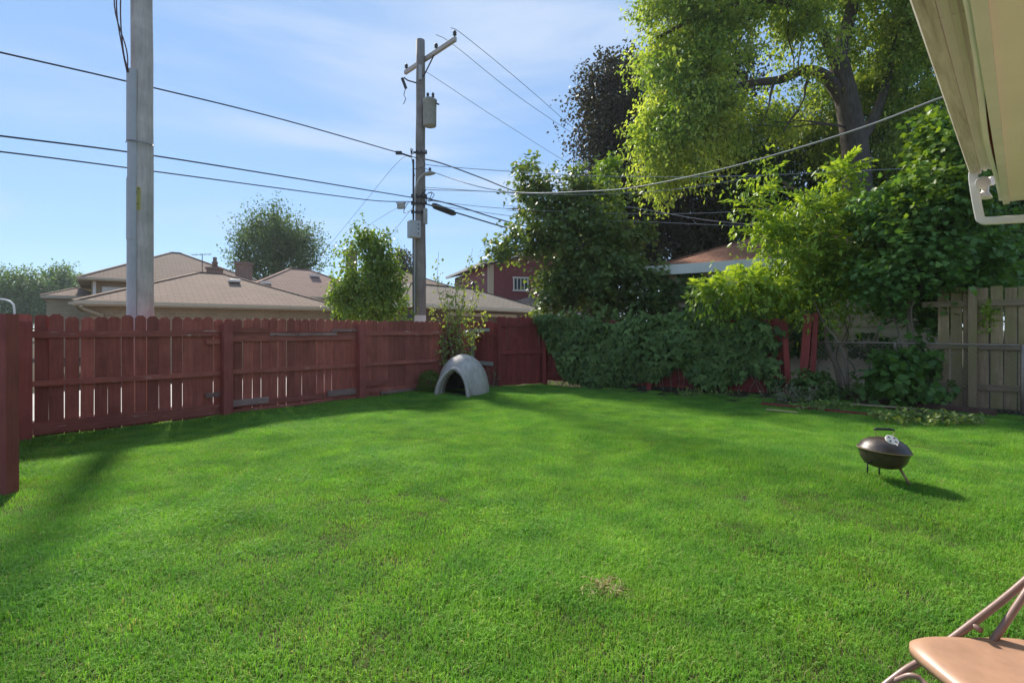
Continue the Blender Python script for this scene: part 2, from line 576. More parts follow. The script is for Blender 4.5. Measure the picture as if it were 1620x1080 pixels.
def dogmat():
    m, nt, b = newmat('weathered_grey_plastic')
    v = coords(nt, 'Object', (3, 3, 1.2), rnd=False)
    n1 = nd(nt, 'ShaderNodeTexNoise', Scale=2.2, Detail=9.0, Roughness=0.75)
    nt.links.new(v, n1.inputs['Vector'])
    r = ramp(nt, [(0.3, (0.30, 0.25, 0.21)), (0.5, (0.46, 0.395, 0.345)), (0.7, (0.62, 0.545, 0.48))])
    nt.links.new(n1.outputs['Fac'], r.inputs['Fac'])
    nt.links.new(r.outputs['Color'], b.inputs['Base Color'])
    b.inputs['Roughness'].default_value = 0.6
    n2 = nd(nt, 'ShaderNodeTexNoise', Scale=60.0, Detail=3.0)
    nt.links.new(v, n2.inputs['Vector'])
    bump(nt, b, n2.outputs['Fac'], 0.25, 0.01)
    return m
M['dog'] = dogmat()

def soilmat():
    m, nt, b = newmat('soil_and_thatch')
    g = nt.nodes.new('ShaderNodeNewGeometry')
    n1 = nd(nt, 'ShaderNodeTexNoise', Scale=2.5, Detail=9.0, Roughness=0.7)
    nt.links.new(g.outputs['Position'], n1.inputs['Vector'])
    r = ramp(nt, [(0.3, (0.035, 0.036, 0.016)), (0.55, (0.062, 0.052, 0.03)), (0.75, (0.10, 0.082, 0.052))])
    nt.links.new(n1.outputs['Fac'], r.inputs['Fac'])
    nt.links.new(r.outputs['Color'], b.inputs['Base Color'])
    b.inputs['Roughness'].default_value = 1.0
    b.inputs['Specular IOR Level'].default_value = 0.1
    n2 = nd(nt, 'ShaderNodeTexNoise', Scale=40.0, Detail=4.0)
    nt.links.new(g.outputs['Position'], n2.inputs['Vector'])
    bump(nt, b, n2.outputs['Fac'], 0.6, 0.02)
    return m
M['soil'] = soilmat()
M['concrete'] = plain('alley_concrete', (0.46, 0.43, 0.38), 0.9, var=0.15, scale=1.2, coordk='Object')
M['grass_blade'] = leafmat('grass_blade', (0.155, 0.335, 0.042), (0.36, 0.59, 0.10), trans=0.38, rough=0.7, spec=0.12,
                           tint=(1.1, 1.25, 0.5), patch=(2.2, (0.58, 0.74, 0.82)), straw=True)
M['clover'] = leafmat('clover_leaf', (0.045, 0.12, 0.022), (0.08, 0.175, 0.035), trans=0.3, rough=0.8, spec=0.1)
M['straw'] = leafmat('dry_straw', (0.48, 0.41, 0.19), (0.74, 0.64, 0.36), trans=0.25, rough=0.7, tint=(1, 1, 0.8))

# ------------------------------------------------------------------ ground
U = Vector((0.636, 0.772, 0))           # along the alley fence
PA = Vector((-6.28, 6.64, 0))           # its near corner
def ground_mesh():
    # one sheet: fine where the lawn is, coarse out to the horizon
    xs = sorted(set([-1500, -600, -200, -80, -40, -20] + [round(-14 + 0.35 * i, 3) for i in range(81)] + [20, 40, 80, 200, 600, 1500]))
    ys = sorted(set([-1500, -300, -40, -10, -4] + [round(-2 + 0.35 * i, 3) for i in range(53)] + [24, 40, 80, 200, 600, 1500]))
    vs = []
    for y in ys:
        for x in xs:
            z = -0.012
            if -12 < x < 12 and -1 < y < 15.5:
                z = terrain(x, y)
            vs.append((x, y, z))
    nx = len(xs)
    fs = [(j * nx + i, j * nx + i + 1, (j + 1) * nx + i + 1, (j + 1) * nx + i) for j in range(len(ys) - 1) for i in range(nx - 1)]
    me = bpy.data.meshes.new('ground')
    me.from_pydata(vs, [], fs)
    for p in me.polygons: p.use_smooth = True
    me.materials.append(M['soil'])
    return me
ground = piece('ground', ground_mesh(), None)
tag(ground, kind='structure')

# alley behind the red fence
aw = MB()
nn = Vector((-0.772, 0.636, 0))
a0, a1 = PA - U * 14 + nn * 1.2, PA + U * 45 + nn * 1.2
za = Vector((0, 0, 0.075))
aw.add([a0 + za, a1 + za, a1 + nn * 4.4 + za, a0 + nn * 4.4 + za,
        a0 - za, a1 - za, a1 + nn * 4.4 - za, a0 + nn * 4.4 - za],
       [(0, 1, 2, 3), (0, 4, 5, 1), (2, 6, 7, 3), (1, 5, 6, 2), (3, 7, 4, 0)])
tag(aw.build('alley', M['concrete']), kind='structure')

# ------------------------------------------------------------------ lawn: real blades, scattered as patches
LAWN = [(-6.42, 6.55), (-1.15, 12.95), (-0.4, 12.72), (0.9, 13.5), (5.55, 10.25), (9.9, 6.6), (10.3, 4.5), (4.5, 0.4), (-4.2, 0.4), (-7.4, 4.9)]
def in_poly(x, y, poly=LAWN):
    c = False
    j = len(poly) - 1
    for i in range(len(poly)):
        xi, yi = poly[i]; xj, yj = poly[j]
        if (yi > y) != (yj > y) and x < (xj - xi) * (y - yi) / (yj - yi) + xi: c = not c
        j = i
    return c

def vnoise(x, y, s, ph):
    return (math.sin(x * s + ph) + math.sin(y * s * 1.13 + 1.7 * ph) + math.sin((x + y) * s * 0.71 + 2.3 * ph) + math.sin((x - y) * s * 0.83 + 0.6 * ph)) / 4

def lawn_object():
    rng = np.random.default_rng(5)
    V, F, kind, tone = [], [], [], []
    def blade(bx, by, L, w, az, lean, k, tn):
        dx, dy = math.cos(az), math.sin(az)
        sx, sy = -dy * w / 2, dx * w / 2
        b = len(V)
        m = L * 0.55
        V.extend([(bx - sx, by - sy, -0.012), (bx + sx, by + sy, -0.012),
                  (bx + dx * lean * 0.35 * L - sx * 0.85, by + dy * lean * 0.35 * L - sy * 0.85, m),
                  (bx + dx * lean * 0.35 * L + sx * 0.85, by + dy * lean * 0.35 * L + sy * 0.85, m),
                  (bx + dx * lean * L, by + dy * lean * L, L * (1 - 0.35 * lean))])
        F.extend([(b, b + 1, b + 3, b + 2), (b + 2, b + 3, b + 4)])
        kind.extend([k] * 5); tone.extend([tn] * 5)
    NV = 4
    for k in range(NV):
        nb = [350, 350, 360, 320][k]
        comb = rng.uniform(0, 6.28)
        for _ in range(nb):
            r = 0.17 * math.sqrt(rng.uniform(0, 1)) * rng.uniform(0.75, 1.25)
            a = rng.uniform(0, 6.28)
            L = rng.uniform(0.020, 0.052) * (1.25 if k == 2 else 1.0) * (1.35 if rng.uniform() < .06 else 1)
            az = comb + rng.normal(0, 0.9) if k in (1, 3) else rng.uniform(0, 6.28)
            blade(r * math.cos(a), r * math.sin(a), L, rng.uniform(0.0022, 0.0044), az, abs(rng.normal(0.62, 0.32)), k,
                  float(np.clip(rng.normal(0.45, 0.27), 0, 1)) if rng.uniform() > 0.05 else 2.0)
        if k == 3:      # clover leaflets among the blades
            for _ in range(16):
                r = 0.17 * math.sqrt(rng.uniform(0, 1)); a = rng.uniform(0, 6.28)
                cx, cy_, cz = r * math.cos(a), r * math.sin(a), rng.uniform(0.02, 0.04)
                for q in range(3):
                    an = a * 3 + q * 2.094
                    ux, uy = math.cos(an), math.sin(an)
                    s = rng.uniform(0.009, 0.014)
                    b = len(V)
                    V.extend([(cx, cy_, cz), (cx + ux * s - uy * s * 0.6, cy_ + uy * s + ux * s * 0.6, cz + rng.uniform(-.003, .006)),
                              (cx + ux * s * 1.5, cy_ + uy * s * 1.5, cz), (cx + ux * s + uy * s * 0.6, cy_ + uy * s - ux * s * 0.6, cz + rng.uniform(-.003, .006))])
                    F.append((b, b + 1, b + 2, b + 3))
                    kind.extend([3] * 4); tone.extend([rng.uniform(0, 0.4)] * 4)
    rot, scl = [0.0] * len(V), [1.0] * len(V)
    step = 0.125
    y = 0.4
    while y < 13.6:
        x = -7.5
        while x < 10.4:
            px_, py_ = x + rng.uniform(-.5, .5) * step, y + rng.uniform(-.5, .5) * step
            x += step
            if not in_poly(px_, py_): continue
            if abs(px_) > py_ * 1.02 + 1.3: continue
            d = (5.73 - px_) * 0.655 + (10.56 - py_) * 0.755
            # worn strip by the right-hand fence, dry spot in the middle of the lawn
            if d < 1.25 and rng.uniform() > 0.18 + 0.5 * max(0, d - 0.3): continue
            dd = math.hypot(px_ - 0.49, py_ - 2.78)
            if dd < 0.075: continue
            w = vnoise(px_, py_, 2.1, 0.7) + 0.5 * vnoise(px_, py_, 5.3, 2.1)
            c = vnoise(px_, py_, 1.5, 4.2) + 0.6 * vnoise(px_, py_, 4.1, 1.1) + rng.normal(0, 0.15)
            k = 3 if (c > 0.0 and rng.uniform() < 0.25) else (2 if w > 0.30 else int(rng.integers(0, 2)))
            V.append((px_, py_, terrain(px_, py_)))
            kind.append(100 + k); tone.append(0.0)
            rot.append(rng.uniform(0, 6.28))
            s = 0.92 + 0.30 * w + 0.12 * vnoise(px_, py_, 9.0, 3.3) + rng.uniform(-.15, .15)
            df_ = (px_ - PA.x) * 0.772 - (py_ - PA.y) * 0.636       # metres in front of the long red fence
            di_ = math.hypot(px_ + 1.08, py_ - 11.6)
            if di_ < 0.5: s = 0.3
            elif di_ < 0.78 or df_ < 0.22: s *= 1.45            # missed by the mower
            scl.append(max(0.3 if di_ < 0.5 else 0.55, s) * (0.8 if dd < 0.3 else 1.0))
        y += step
    me = bpy.data.meshes.new('lawn_grass')
    me.from_pydata(V, [], F)
    for nm, arr, ty in (('kind', kind, 'INT'), ('leaf_tone', tone, 'FLOAT'), ('spin', rot, 'FLOAT'), ('size', scl, 'FLOAT')):
        a = me.attributes.new(nm, ty, 'POINT')
        a.data.foreach_set('value', arr)
    me.materials.append(M['grass_blade'])
    o = piece('lawn_grass', me, None)
    tag(o, 'short mown green grass covering the whole back yard', 'grass', kind='stuff')
    ng = bpy.data.node_groups.new('scatter_patches', 'GeometryNodeTree')
    ng.interface.new_socket('Geometry', in_out='INPUT', socket_type='NodeSocketGeometry')
    ng.interface.new_socket('Geometry', in_out='OUTPUT', socket_type='NodeSocketGeometry')
    gi, go = ng.nodes.new('NodeGroupInput'), ng.nodes.new('NodeGroupOutput')
    jn = ng.nodes.new('GeometryNodeJoinGeometry')
    def attr(nm, ty):
        a = ng.nodes.new('GeometryNodeInputNamedAttribute')
        a.data_type = ty
        a.inputs['Name'].default_value = nm
        return a.outputs['Attribute']
    kd, sp, sz = attr('kind', 'INT'), attr('spin', 'FLOAT'), attr('size', 'FLOAT')
    cx = ng.nodes.new('ShaderNodeCombineXYZ')
    ng.links.new(sp, cx.inputs['Z'])
    def sel(val):
        c = ng.nodes.new('FunctionNodeCompare')
        c.data_type, c.operation = 'INT', 'EQUAL'
        ng.links.new(kd, c.inputs['A'] if c.inputs['A'].enabled else c.inputs[2])
        ii = [s for s in c.inputs if s.type == 'INT']
        for l in list(ng.links):
            if l.to_node == c: ng.links.remove(l)
        ng.links.new(kd, ii[0]); ii[1].default_value = val
        s = ng.nodes.new('GeometryNodeSeparateGeometry')
        s.domain = 'POINT'
        ng.links.new(gi.outputs[0], s.inputs['Geometry'])
        ng.links.new(c.outputs['Result'], s.inputs['Selection'])
        return s.outputs['Selection']
    for k in range(NV):
        ip = ng.nodes.new('GeometryNodeInstanceOnPoints')
        ng.links.new(sel(100 + k), ip.inputs['Points'])
        ng.links.new(sel(k), ip.inputs['Instance'])
        ng.links.new(cx.outputs[0], ip.inputs['Rotation'])
        ng.links.new(sz, ip.inputs['Scale'])
        ng.links.new(ip.outputs['Instances'], jn.inputs[0])
    ng.links.new(jn.outputs[0], go.inputs[0])
    md = o.modifiers.new('scatter', 'NODES')
    md.node_group = ng
    return o
lawn_object()

# ------------------------------------------------------------------ fences
def picket_mesh(name, w, h, t, mat, ear=0.035):
    """dog-eared board, origin at its foot, width along x"""
    m = MB()
    pr = [(-w / 2, 0), (w / 2, 0), (w / 2, h - ear), (w / 2 - ear, h), (-w / 2 + ear, h), (-w / 2, h - ear)]
    vs = [(x, -t / 2, z) for x, z in pr] + [(x, t / 2, z) for x, z in pr]
    fs = [(0, 1, 2, 3, 4, 5), (11, 10, 9, 8, 7, 6)] + [(i, i + 6, (i + 1) % 6 + 6, (i + 1) % 6) for i in range(6)]
    m.add(vs, fs)
    return m.mesh(name, mat)
def box_mesh(name, size, mat, base=False, bev=0.0):
    m = MB().box((0, 0, size[2] / 2 if base else 0), size)
    return m.mesh(name, mat)

rnd = random.Random(11)
fence = thing('board_fence', 'long dark red dog-eared board fence along the left of the lawn, rails towards us', 'fence', PA, math.atan2(U.y, U.x))
pk = [picket_mesh('picket', 0.146, h, 0.018, M['red'], e) for h, e in ((1.59, 0.032), (1.605, 0.04), (1.575, 0.036), (1.60, 0.028))]
s = 0.02
posts = [0.05, 2.52, 5.08, 7.62]
END = 8.05
while s < END:
    gap = rnd.uniform(0.008, 0.015) if s < 5.2 else rnd.uniform(0.0, 0.006)
    if rnd.random() < 0.1: gap *= 0.3
    sc_ = rnd.uniform(0.93, 1.05) * (1.0 if s < 2.6 else 0.97)
    piece('picket', rnd.choice(pk), fence, (s + 0.073, 0.075, 0.005 + rnd.uniform(-.012, .012)), (rnd.uniform(-.012, .012), rnd.uniform(-.004, .004), rnd.uniform(-.02, .02)), (sc_, 1, 1))
    s += 0.146 * sc_ + gap
for i, p in enumerate(posts):
    w = 0.145 if i else 0.19
    mp_ = box_mesh('post', (w, 0.11, 1.56), M['red_post'], base=True)
    piece('post', mp_, fence, (p, -0.03, -0.05), (0, 0, 0))
    if i == 0:
        continue
def rail(par, x0, x1, z, h, mat, y=0.045, t=0.036, dz=0.0, ex=0.0):
    me = box_mesh('rail', (x1 - x0, t, h), mat)
    return piece('rail', me, par, ((x0 + x1) / 2, y - ex, z), (0, -math.atan2(dz, x1 - x0), 0))
# three rails to each bay, then the repair boards nailed over them
for a, b in ((0.16, 2.44), (2.60, 5.00), (5.16, 7.54)):
    rail(fence, a, b, 1.345 if a < 1 else 1.335, 0.088, M['red_x'], dz=rnd.uniform(-.01, .015))
    rail(fence, a, b, 0.70, 0.075, M['red_x'], dz=rnd.uniform(-.01, .015))
    rail(fence, a, b, 0.155, 0.085, M['red_x'], dz=rnd.uniform(-.01, .01))
rail(fence, 7.68, 8.04, 1.33, 0.085, M['red_x']); rail(fence, 7.68, 8.04, 0.7, 0.075, M['red_x'])
rail(fence, 0.17, 2.43, 0.085, 0.09, M['red_x'], ex=0.004)
rail(fence, 2.62, 4.98, 1.255, 0.095, M['red_x'], ex=0.003)
rail(fence, 3.25, 4.55, 1.322, 0.045, M['worn_x'], ex=0.03, t=0.02)
rail(fence, 2.62, 3.25, 1.40, 0.075, M['red_x'], ex=0.03, t=0.022)
rail(fence, 4.45, 4.99, 1.395, 0.05, M['worn_x'], ex=0.03, t=0.022)
rail(fence, 2.63, 3.22, 0.19, 0.105, M['worn_x'], ex=0.035, t=0.022)
rail(fence, 4.35, 4.98, 0.185, 0.12, M['worn_x'], ex=0.035, t=0.022)
rail(fence, 2.62, 4.99, 0.055, 0.05, M['red_x'], ex=0.003)
rail(fence, 2.22, 2.43, 0.36, 0.07, M['worn_x'], ex=0.03, t=0.022)
rail(fence, 2.22, 2.43, 1.215, 0.075, M['red_x'], ex=0.03, t=0.022)
rail(fence, 5.17, 5.75, 0.30, 0.085, M['red_x'], ex=0.03, t=0.022)
rail(fence, 5.6, 7.5, 0.085, 0.06, M['worn_x'], ex=0.002)

# short return at the far left: one big post in front, the fence running back to the corner behind it
rb = Vector((-4.40, 4.56, 0)); rbe = Vector((-6.44, 6.60, 0))
ret = thing('board_fence', 'short return of red fence at the far left edge, its end post nearest to us', 'fence', rb, math.atan2((rbe - rb).y, (rbe - rb).x))
piece('post', box_mesh('post', (0.12, 0.12, 1.60), M['red_post'], base=True), ret, (0, 0, -0.06), (0, 0, math.pi / 2 - math.atan2((rbe - rb).y, (rbe - rb).x)))
Lr = (rbe - rb).length
s = 0.16
while s < Lr - 0.1:
    piece('picket', rnd.choice(pk), ret, (s, 0.10, 0.02), (0, 0, rnd.uniform(-.02, .02)))
    s += 0.157
for z in (0.2, 0.72, 1.33):
    rail(ret, 0.08, Lr - 0.1, z, 0.085, M['red_x'], y=0.072)

# sagging section with two bare boards, then the bright red section at the corner
def run(name, label, A, B, top, mats, posts_at=(0, 1), side=-1, w=0.14, rails=(0.35, 0.95, 1.4), gap=(0.002, 0.008), base=0.04, railh=0.085):
    A, B = Vector(A), Vector(B)
    d = B - A
    o = thing(name, label, 'fence', A, math.atan2(d.y, d.x))
    L = d.length
    ms = [picket_mesh('picket', w, top - base + q, 0.018, mats[0], 0.03 + q * .3) for q in (0, 0.015, -0.012)]
    s = 0.0
    while s < L - 0.05:
        piece('picket', rnd.choice(ms), o, (s + w / 2, 0.0, base + rnd.uniform(-.01, .01)), (rnd.uniform(-.01, .01), rnd.uniform(-.006, .006), rnd.uniform(-.02, .02)))
        s += w + rnd.uniform(*gap)
    for z in rails:
        rail(o, 0.02, L - 0.02, z, railh, mats[1], y=side * 0.03, dz=rnd.uniform(-.01, .01))
    for q in posts_at:
        piece('post', box_mesh('post', (0.10, 0.09, top - 0.02), mats[0], base=True), o, (q * L, side * 0.095, 0))
    return o
sagA, sagB = (-1.28, 13.12, 0), (-0.36, 12.80, 0)
sag = run('fence_section', 'short red fence section with two bare pale boards, right of the scrawny shrub', sagA, sagB, 1.60, (M['red2'], M['red2_x']), posts_at=(), rails=(0.42, 1.27))
rail(sag, 0.10, 0.90, 0.60, 0.095, M['bare_x'], y=-0.062, t=0.02, dz=-0.05)
rail(sag, 0.05, 0.80, 1.39, 0.08, M['bare_x'], y=-0.062, t=0.02, dz=0.03)
piece('bare_post', box_mesh('bare_post', (0.075, 0.06, 1.42), M['bare'], base=True), sag, (0.34, -0.045, 0.0))
run('fence_section', 'bright red dog-eared fence section standing between the dog house and the ivy', (-0.36, 12.74, 0), (0.84, 13.62, 0), 1.73, (M['red2'], M['red2_x']), posts_at=(0.0,), side=-1, rails=(0.85, 1.53))
IV0, IV1 = Vector((0.80, 13.62, 0)), Vector((5.60, 10.60, 0))
ivf = run('fence_section', 'faded red fence mostly hidden behind the thick ivy', IV0, IV1, 1.62, (M['red2'], M['red2_x']), posts_at=(0.02, 0.5), rails=(0.24, 0.9, 1.45), base=0.11, railh=0.12)
# leaning red posts where the ivy fence stops
lp = thing('leaning_post', 'pair of leaning bright red fence posts at the right end of the ivy', 'post', (5.70, 10.50, 0))
me = box_mesh('post', (0.15, 0.10, 1.72), M['red2'], base=True)
piece('post', me, lp, (0.10, 0, 0.0), (R(4), R(4.5), R(-38)))
me2 = box_mesh('post', (0.09, 0.09, 1.72), M['red2'], base=True)
piece('post', me2, lp, (0.23, -0.10, 0.02), (R(3), R(3.2), R(-34)))
piece('post', box_mesh('post', (0.10, 0.06, 1.2), M['red2'], base=True), lp, (-0.13, 0.04, 0.02), (R(2), R(-3), R(-34)))

# chain-link fence
CL0, CLd = Vector((5.95, 10.42, 0)), Vector((0.755, -0.655, 0))
CLL = 6.2
cl = thing('chain_link_fence', 'rusty chain-link fence in front of the beige garage and grey board fence', 'fence', CL0, math.atan2(CLd.y, CLd.x))
tb = MB().tube([(0, 0, 1.16), (1.5, 0, 1.165), (3, 0, 1.15), (4.5, 0, 1.16), (CLL, 0, 1.155)], 0.017, 8)
piece('top_rail', tb.mesh('top_rail', M['wire'], smooth=True), cl)
pm = MB().tube([(0, 0, -0.05), (0, 0, 1.17)], 0.024, 8).mesh('post', M['wire'], smooth=True)
for x in (0.05, 1.35, 3.0, 4.6, 6.15):
    piece('post', pm, cl, (x, 0.0, 0), (rnd.uniform(-.02, .02), rnd.uniform(-.02, .02), 0))
net = MB()
D, z0, z1 = 0.085, 0.03, 1.15
nzs = int((z1 - z0) / (D / 2))
for k in range(int(CLL / (D)) + 1):
    pts = []
    for j in range(nzs + 1):
        pts.append((k * D + (D / 2 if (j % 2) else 0), 0.004 * (1 if j % 2 else -1), z0 + j * D / 2))
    net.tube(pts, 0.0029, 3, cap=False)
    pts2 = [(k * D + (-D / 2 if (j % 2) else 0), 0.004 * (-1 if j % 2 else 1), z0 + j * D / 2) for j in range(nzs + 1)]
    net.tube(pts2, 0.0029, 3, cap=False)
no = piece('wire_net', net.mesh('wire_net', M['wire']), cl)
tag(no, kind='stuff')

# weathered grey fence behind it
WF0 = Vector((7.66, 9.44, 0))
wf = thing('wooden_fence', 'weathered grey-brown tall board fence at the right edge behind the chain-link', 'fence', WF0, math.atan2(-0.655, 0.755))
wfm = [picket_mesh('board', 0.155, h, 0.02, M['grey_wood'], 0.012) for h in (2.10, 2.13, 2.08)]
s = 0.0
k = 0
while s < 3.6:
    piece('board', wfm[k % 3], wf, (s + 0.08, 0.0, 0.03 + rnd.uniform(-.01, .01)), (rnd.uniform(-.008, .008), rnd.uniform(-.006, .006), rnd.uniform(-.02, .02)))
    s += 0.155 + rnd.choice((0.012, 0.02, 0.028)); k += 1
for z in (0.42, 1.12, 1.86):
    rail(wf, -0.22, 3.6, z, 0.10, M['grey_wood_x'], y=-0.035, t=0.04)
for x in (0.47, 2.75):
    piece('post', box_mesh('post', (0.115, 0.1, 2.14), M['grey_wood'], base=True), wf, (x, -0.105, 0))

# ------------------------------------------------------------------ buildings
def hip(name, label, P, ang, L, Dp, ze, rise, wall, roof, trim, over=0.35, cat='garage', gutter=True):
    d = Vector((math.cos(ang), math.sin(ang), 0)); b = Vector((-d.y, d.x, 0))
    P = Vector((P[0], P[1], 0))
    o = thing(name, label, cat, P + d * L / 2 + b * Dp / 2)
    w = MB()
    c = [P + d * over + b * over, P + d * (L - over) + b * over, P + d * (L - over) + b * (Dp - over), P + d * over + b * (Dp - over)]
    zt = Vector((0, 0, ze - 0.02))
    w.add([*c, *[q + zt for q in c]], [(0, 1, 5, 4), (1, 2, 6, 5), (2, 3, 7, 6), (3, 0, 4, 7), (7, 6, 5, 4)])
    w.build('wall', wall, o)
    e = [P, P + d * L, P + d * L + b * Dp, P + b * Dp]
    z = Vector((0, 0, ze + 0.12)); zr = Vector((0, 0, ze + 0.12 + rise))
    if L >= Dp:
        r1, r2 = P + d * Dp / 2 + b * Dp / 2 + zr, P + d * (L - Dp / 2) + b * Dp / 2 + zr
        fs = [(0, 1, 5, 4), (1, 2, 5), (2, 3, 4, 5), (3, 0, 4)]
    else:
        r1, r2 = P + d * L / 2 + b * L / 2 + zr, P + d * L / 2 + b * (Dp - L / 2) + zr
        fs = [(0, 1, 4), (1, 2, 5, 4), (2, 3, 5), (3, 0, 4, 5)]
    if (r1 - r2).length < 0.02: r2 = r1 + b * 0.02
    rf = MB().add([*[q + z for q in e], r1, r2], fs + [(3, 2, 1, 0)])
    ro = rf.build('roof', roof, o)
    # ridge and hip caps
    cp = MB()
    for q in range(4):
        tgt = r1 if (L >= Dp and q in (0, 3)) or (L < Dp and q in (0, 1)) else r2
        cp.bar(e[q] + z, tgt, 0.16, 0.03)
    cp.bar(r1, r2, 0.16, 0.03)
    cp.build('ridge_cap', roof, ro)
    fa = MB()
    zf = Vector((0, 0, ze + 0.045))
    for q in range(4):
        A, B = e[q] + zf, e[(q + 1) % 4] + zf
        t = (B - A).normalized()
        fa.bar(A - t * 0.012, B + t * 0.012, 0.025, 0.142)
    fa.build('fascia', trim, o)
    sf = MB()
    zs = Vector((0, 0, ze - 0.015))
    q = [v + zs for v in e]; cc = [v + zs for v in c]
    sf.add([*q, *cc], [(0, 4, 5, 1), (1, 5, 6, 2), (2, 6, 7, 3), (3, 7, 4, 0)])
    sf.build('soffit', trim, o)
    if gutter:
        g = MB()
        A, B = e[0] + Vector((0, 0, ze + 0.07)) - b * 0.065, e[1] + Vector((0, 0, ze + 0.07)) - b * 0.065
        g.bar(A, B, 0.10, 0.10)
        g.build('gutter', trim, o)
    return o, d, b, P

def chimney(parent, base, w, h, pot=True, mat=None):
    m = MB().box(Vector(base) + Vector((0, 0, h / 2)), (w, w, h))
    c = m.build('chimney', mat or M['brick_red'], parent)
    MB().box(Vector(base) + Vector((0, 0, h + 0.05)), (w * 1.18, w * 1.18, 0.1)).build('cap', M['brick_red'], c)
    if pot:
        MB().lathe([(w * .26, 0), (w * .22, w * .4), (w * .3, w * .45), (w * .16, w * .6), (w * .18, w * .95), (0, w)], Vector(base) + Vector((0, 0, h + 0.1)), n=12).build('chimney_pot', M['brick_red'], c, smooth=True)
    return c

# garage straight behind the left fence
gA, dA, bA, PA_ = hip('garage', 'tan brick garage with low brown hip roof behind the left part of the red fence', (-11.7, 14.0), R(37.8), 7.35, 6.6, 2.08, 1.25, M['brick_tan'], M['shingle_tan'], M['cream'])
apexA = PA_ + dA * 3.67 + bA * 3.3
m = MB().box(PA_ + dA * 4.25 + bA * 2.3 + Vector((0, 0, 2.08 + 0.12 + 1.25 * 2.3 / 3.3 + 0.05)), (0.36, 0.36, 0.10), Matrix.Rotation(R(37.8), 3, 'Z'))
m.build('roof_vent', M['white'], gA, bevel=0.02)
dsp = [PA_ + dA * 0.15 - bA * 0.07 + Vector((0, 0, 2.08)), PA_ + dA * 0.2 + bA * 0.05 + Vector((0, 0, 1.98)), PA_ + dA * 0.55 + bA * 0.25 + Vector((0, 0, 1.82)), PA_ + dA * 0.6 + bA * 0.28 + Vector((0, 0, 1.7)), PA_ + dA * 0.6 + bA * 0.28 + Vector((0, 0, 0.1))]
MB().tube(catmull(dsp, 4), 0.05, 8).build('downspout', M['cream'], gA, smooth=True)

# the house behind it
gB, dB, bB, PB_ = hip('house', 'tan brick house with brown hip roof and white panelled porch, behind the left garage', (-19.9, 24.0), R(38), 8.4, 8.0, 3.72, 1.95, M['brick_tan'], M['shingle_tan'], M['cream'], cat='house', over=0.5)
MB().bar(PB_ + dB * 0.9 + bB * 0.42 + Vector((0, 0, 3.15)), PB_ + dB * 5.2 + bB * 0.42 + Vector((0, 0, 3.15)), 0.08, 0.62).build('porch_panel', M['siding_white'], gB)
MB().bar(PB_ + dB * -0.3 + bB * 0.1 + Vector((0, 0, 2.62)), PB_ + dB * 5.2 + bB * 0.1 + Vector((0, 0, 2.62)), 0.5, 0.12).build('porch_ledge', M['cream'], gB)
for q in (0.62, 2.9):
    MB().box(PB_ + dB * q + bB * 0.36 + Vector((0, 0, 3.18)), (0.12, 0.12, 1.05), Matrix.Rotation(R(38), 3, 'Z')).build('porch_post', M['white'], gB)
wl = MB()
W0 = Vector((-22.6, 25.6, 0))
hw, dw, bw, Pw = hip('annex', 'low tan brick annex at the left end of the brick house', (-23.0, 25.6), R(38), 2.6, 4.0, 3.0, 0.5, M['brick_tan'], M['shingle_tan'], M['cream'], cat='house', over=0.2, gutter=False)
cB = chimney(gB, at(340, 452, 27.5), 0.56, 0.85)
ant = MB()
an = at(320, 403, 27.0)
ant.tube([an + Vector((0, 0, -1.9)), an + Vector((0, 0, 0.05))], 0.018, 5)
ant.tube([an + Vector((-0.6, 0.1, 0)), an + Vector((0.55, -0.1, 0.04))], 0.012, 5)
for q in (-0.45, -0.2, 0.05, 0.3):
    ant.tube([an + Vector((q, -0.28, 0.01)), an + Vector((q, 0.28, 0.01))], 0.009, 4)
ant.build('antenna', M['dark_steel'], gB)

gC, dC, bC, PC_ = hip('house', 'house with pinkish brown hip roof in the middle distance, left of the alley bush', (-12.9, 24.0), R(38), 8.2, 7.2, 2.95, 1.75, M['brick_tan'], M['shingle_pink'], M['cream'], cat='house')
chimney(gC, at(386, 442, 25.5) - Vector((0, 0, 0.6)), 0.55, 1.32, False)
chimney(gC, at(556, 436, 27.0) - Vector((0, 0, 0.8)), 0.45, 2.0, True)
for q, t in ((1.8, 1.3), (4.6, 2.6)):
    MB().box(PC_ + dC * q + bC * t + Vector((0, 0, 2.95 + 0.17 + 1.75 * t / 3.6)), (0.5, 0.4, 0.12), Matrix.Rotation(R(38), 3, 'Z')).build('roof_vent', M['white'], gC)

gD, dD, bD, PD_ = hip('house', 'far house with grey-brown roof seen between the alley bush and the thin pole', (-7.9, 27.0), R(40), 7.0, 6.0, 3.55, 1.35, M['siding_brown'], M['shingle_tan'], M['cream'], cat='house')

gE, dE, bE, PE_ = hip('garage', 'low brown garage with grey shingle hip roof behind the scrawny shrub', (-3.75, 17.5), R(51), 8.4, 4.8, 2.2, 0.95, M['siding_brown'], M['shingle_grey'], M['white'])
for q in range(9):
    MB().bar(PE_ + dE * 0.5 + bE * 0.335 + Vector((0, 0, 0.25 + q * 0.22)), PE_ + dE * 8.0 + bE * 0.335 + Vector((0, 0, 0.25 + q * 0.22)), 0.02, 0.19).build('plank', M['siding_brown'], gE)
MB().bar(PE_ + dE * 2.5 + bE * 0.30 + Vector((0, 0, 2.0)), PE_ + dE * 6.6 + bE * 0.30 + Vector((0, 0, 2.0)), 0.06, 0.12).build('door_header', M['cream'], gE)
MB().bar(PE_ + dE * 0.42 + bE * 0.30 + Vector((0, 0, 1.25)), PE_ + dE * 1.3 + bE * 0.30 + Vector((0, 0, 1.25)), 0.06, 1.45).build('dark_panel', M['glass'], gE)
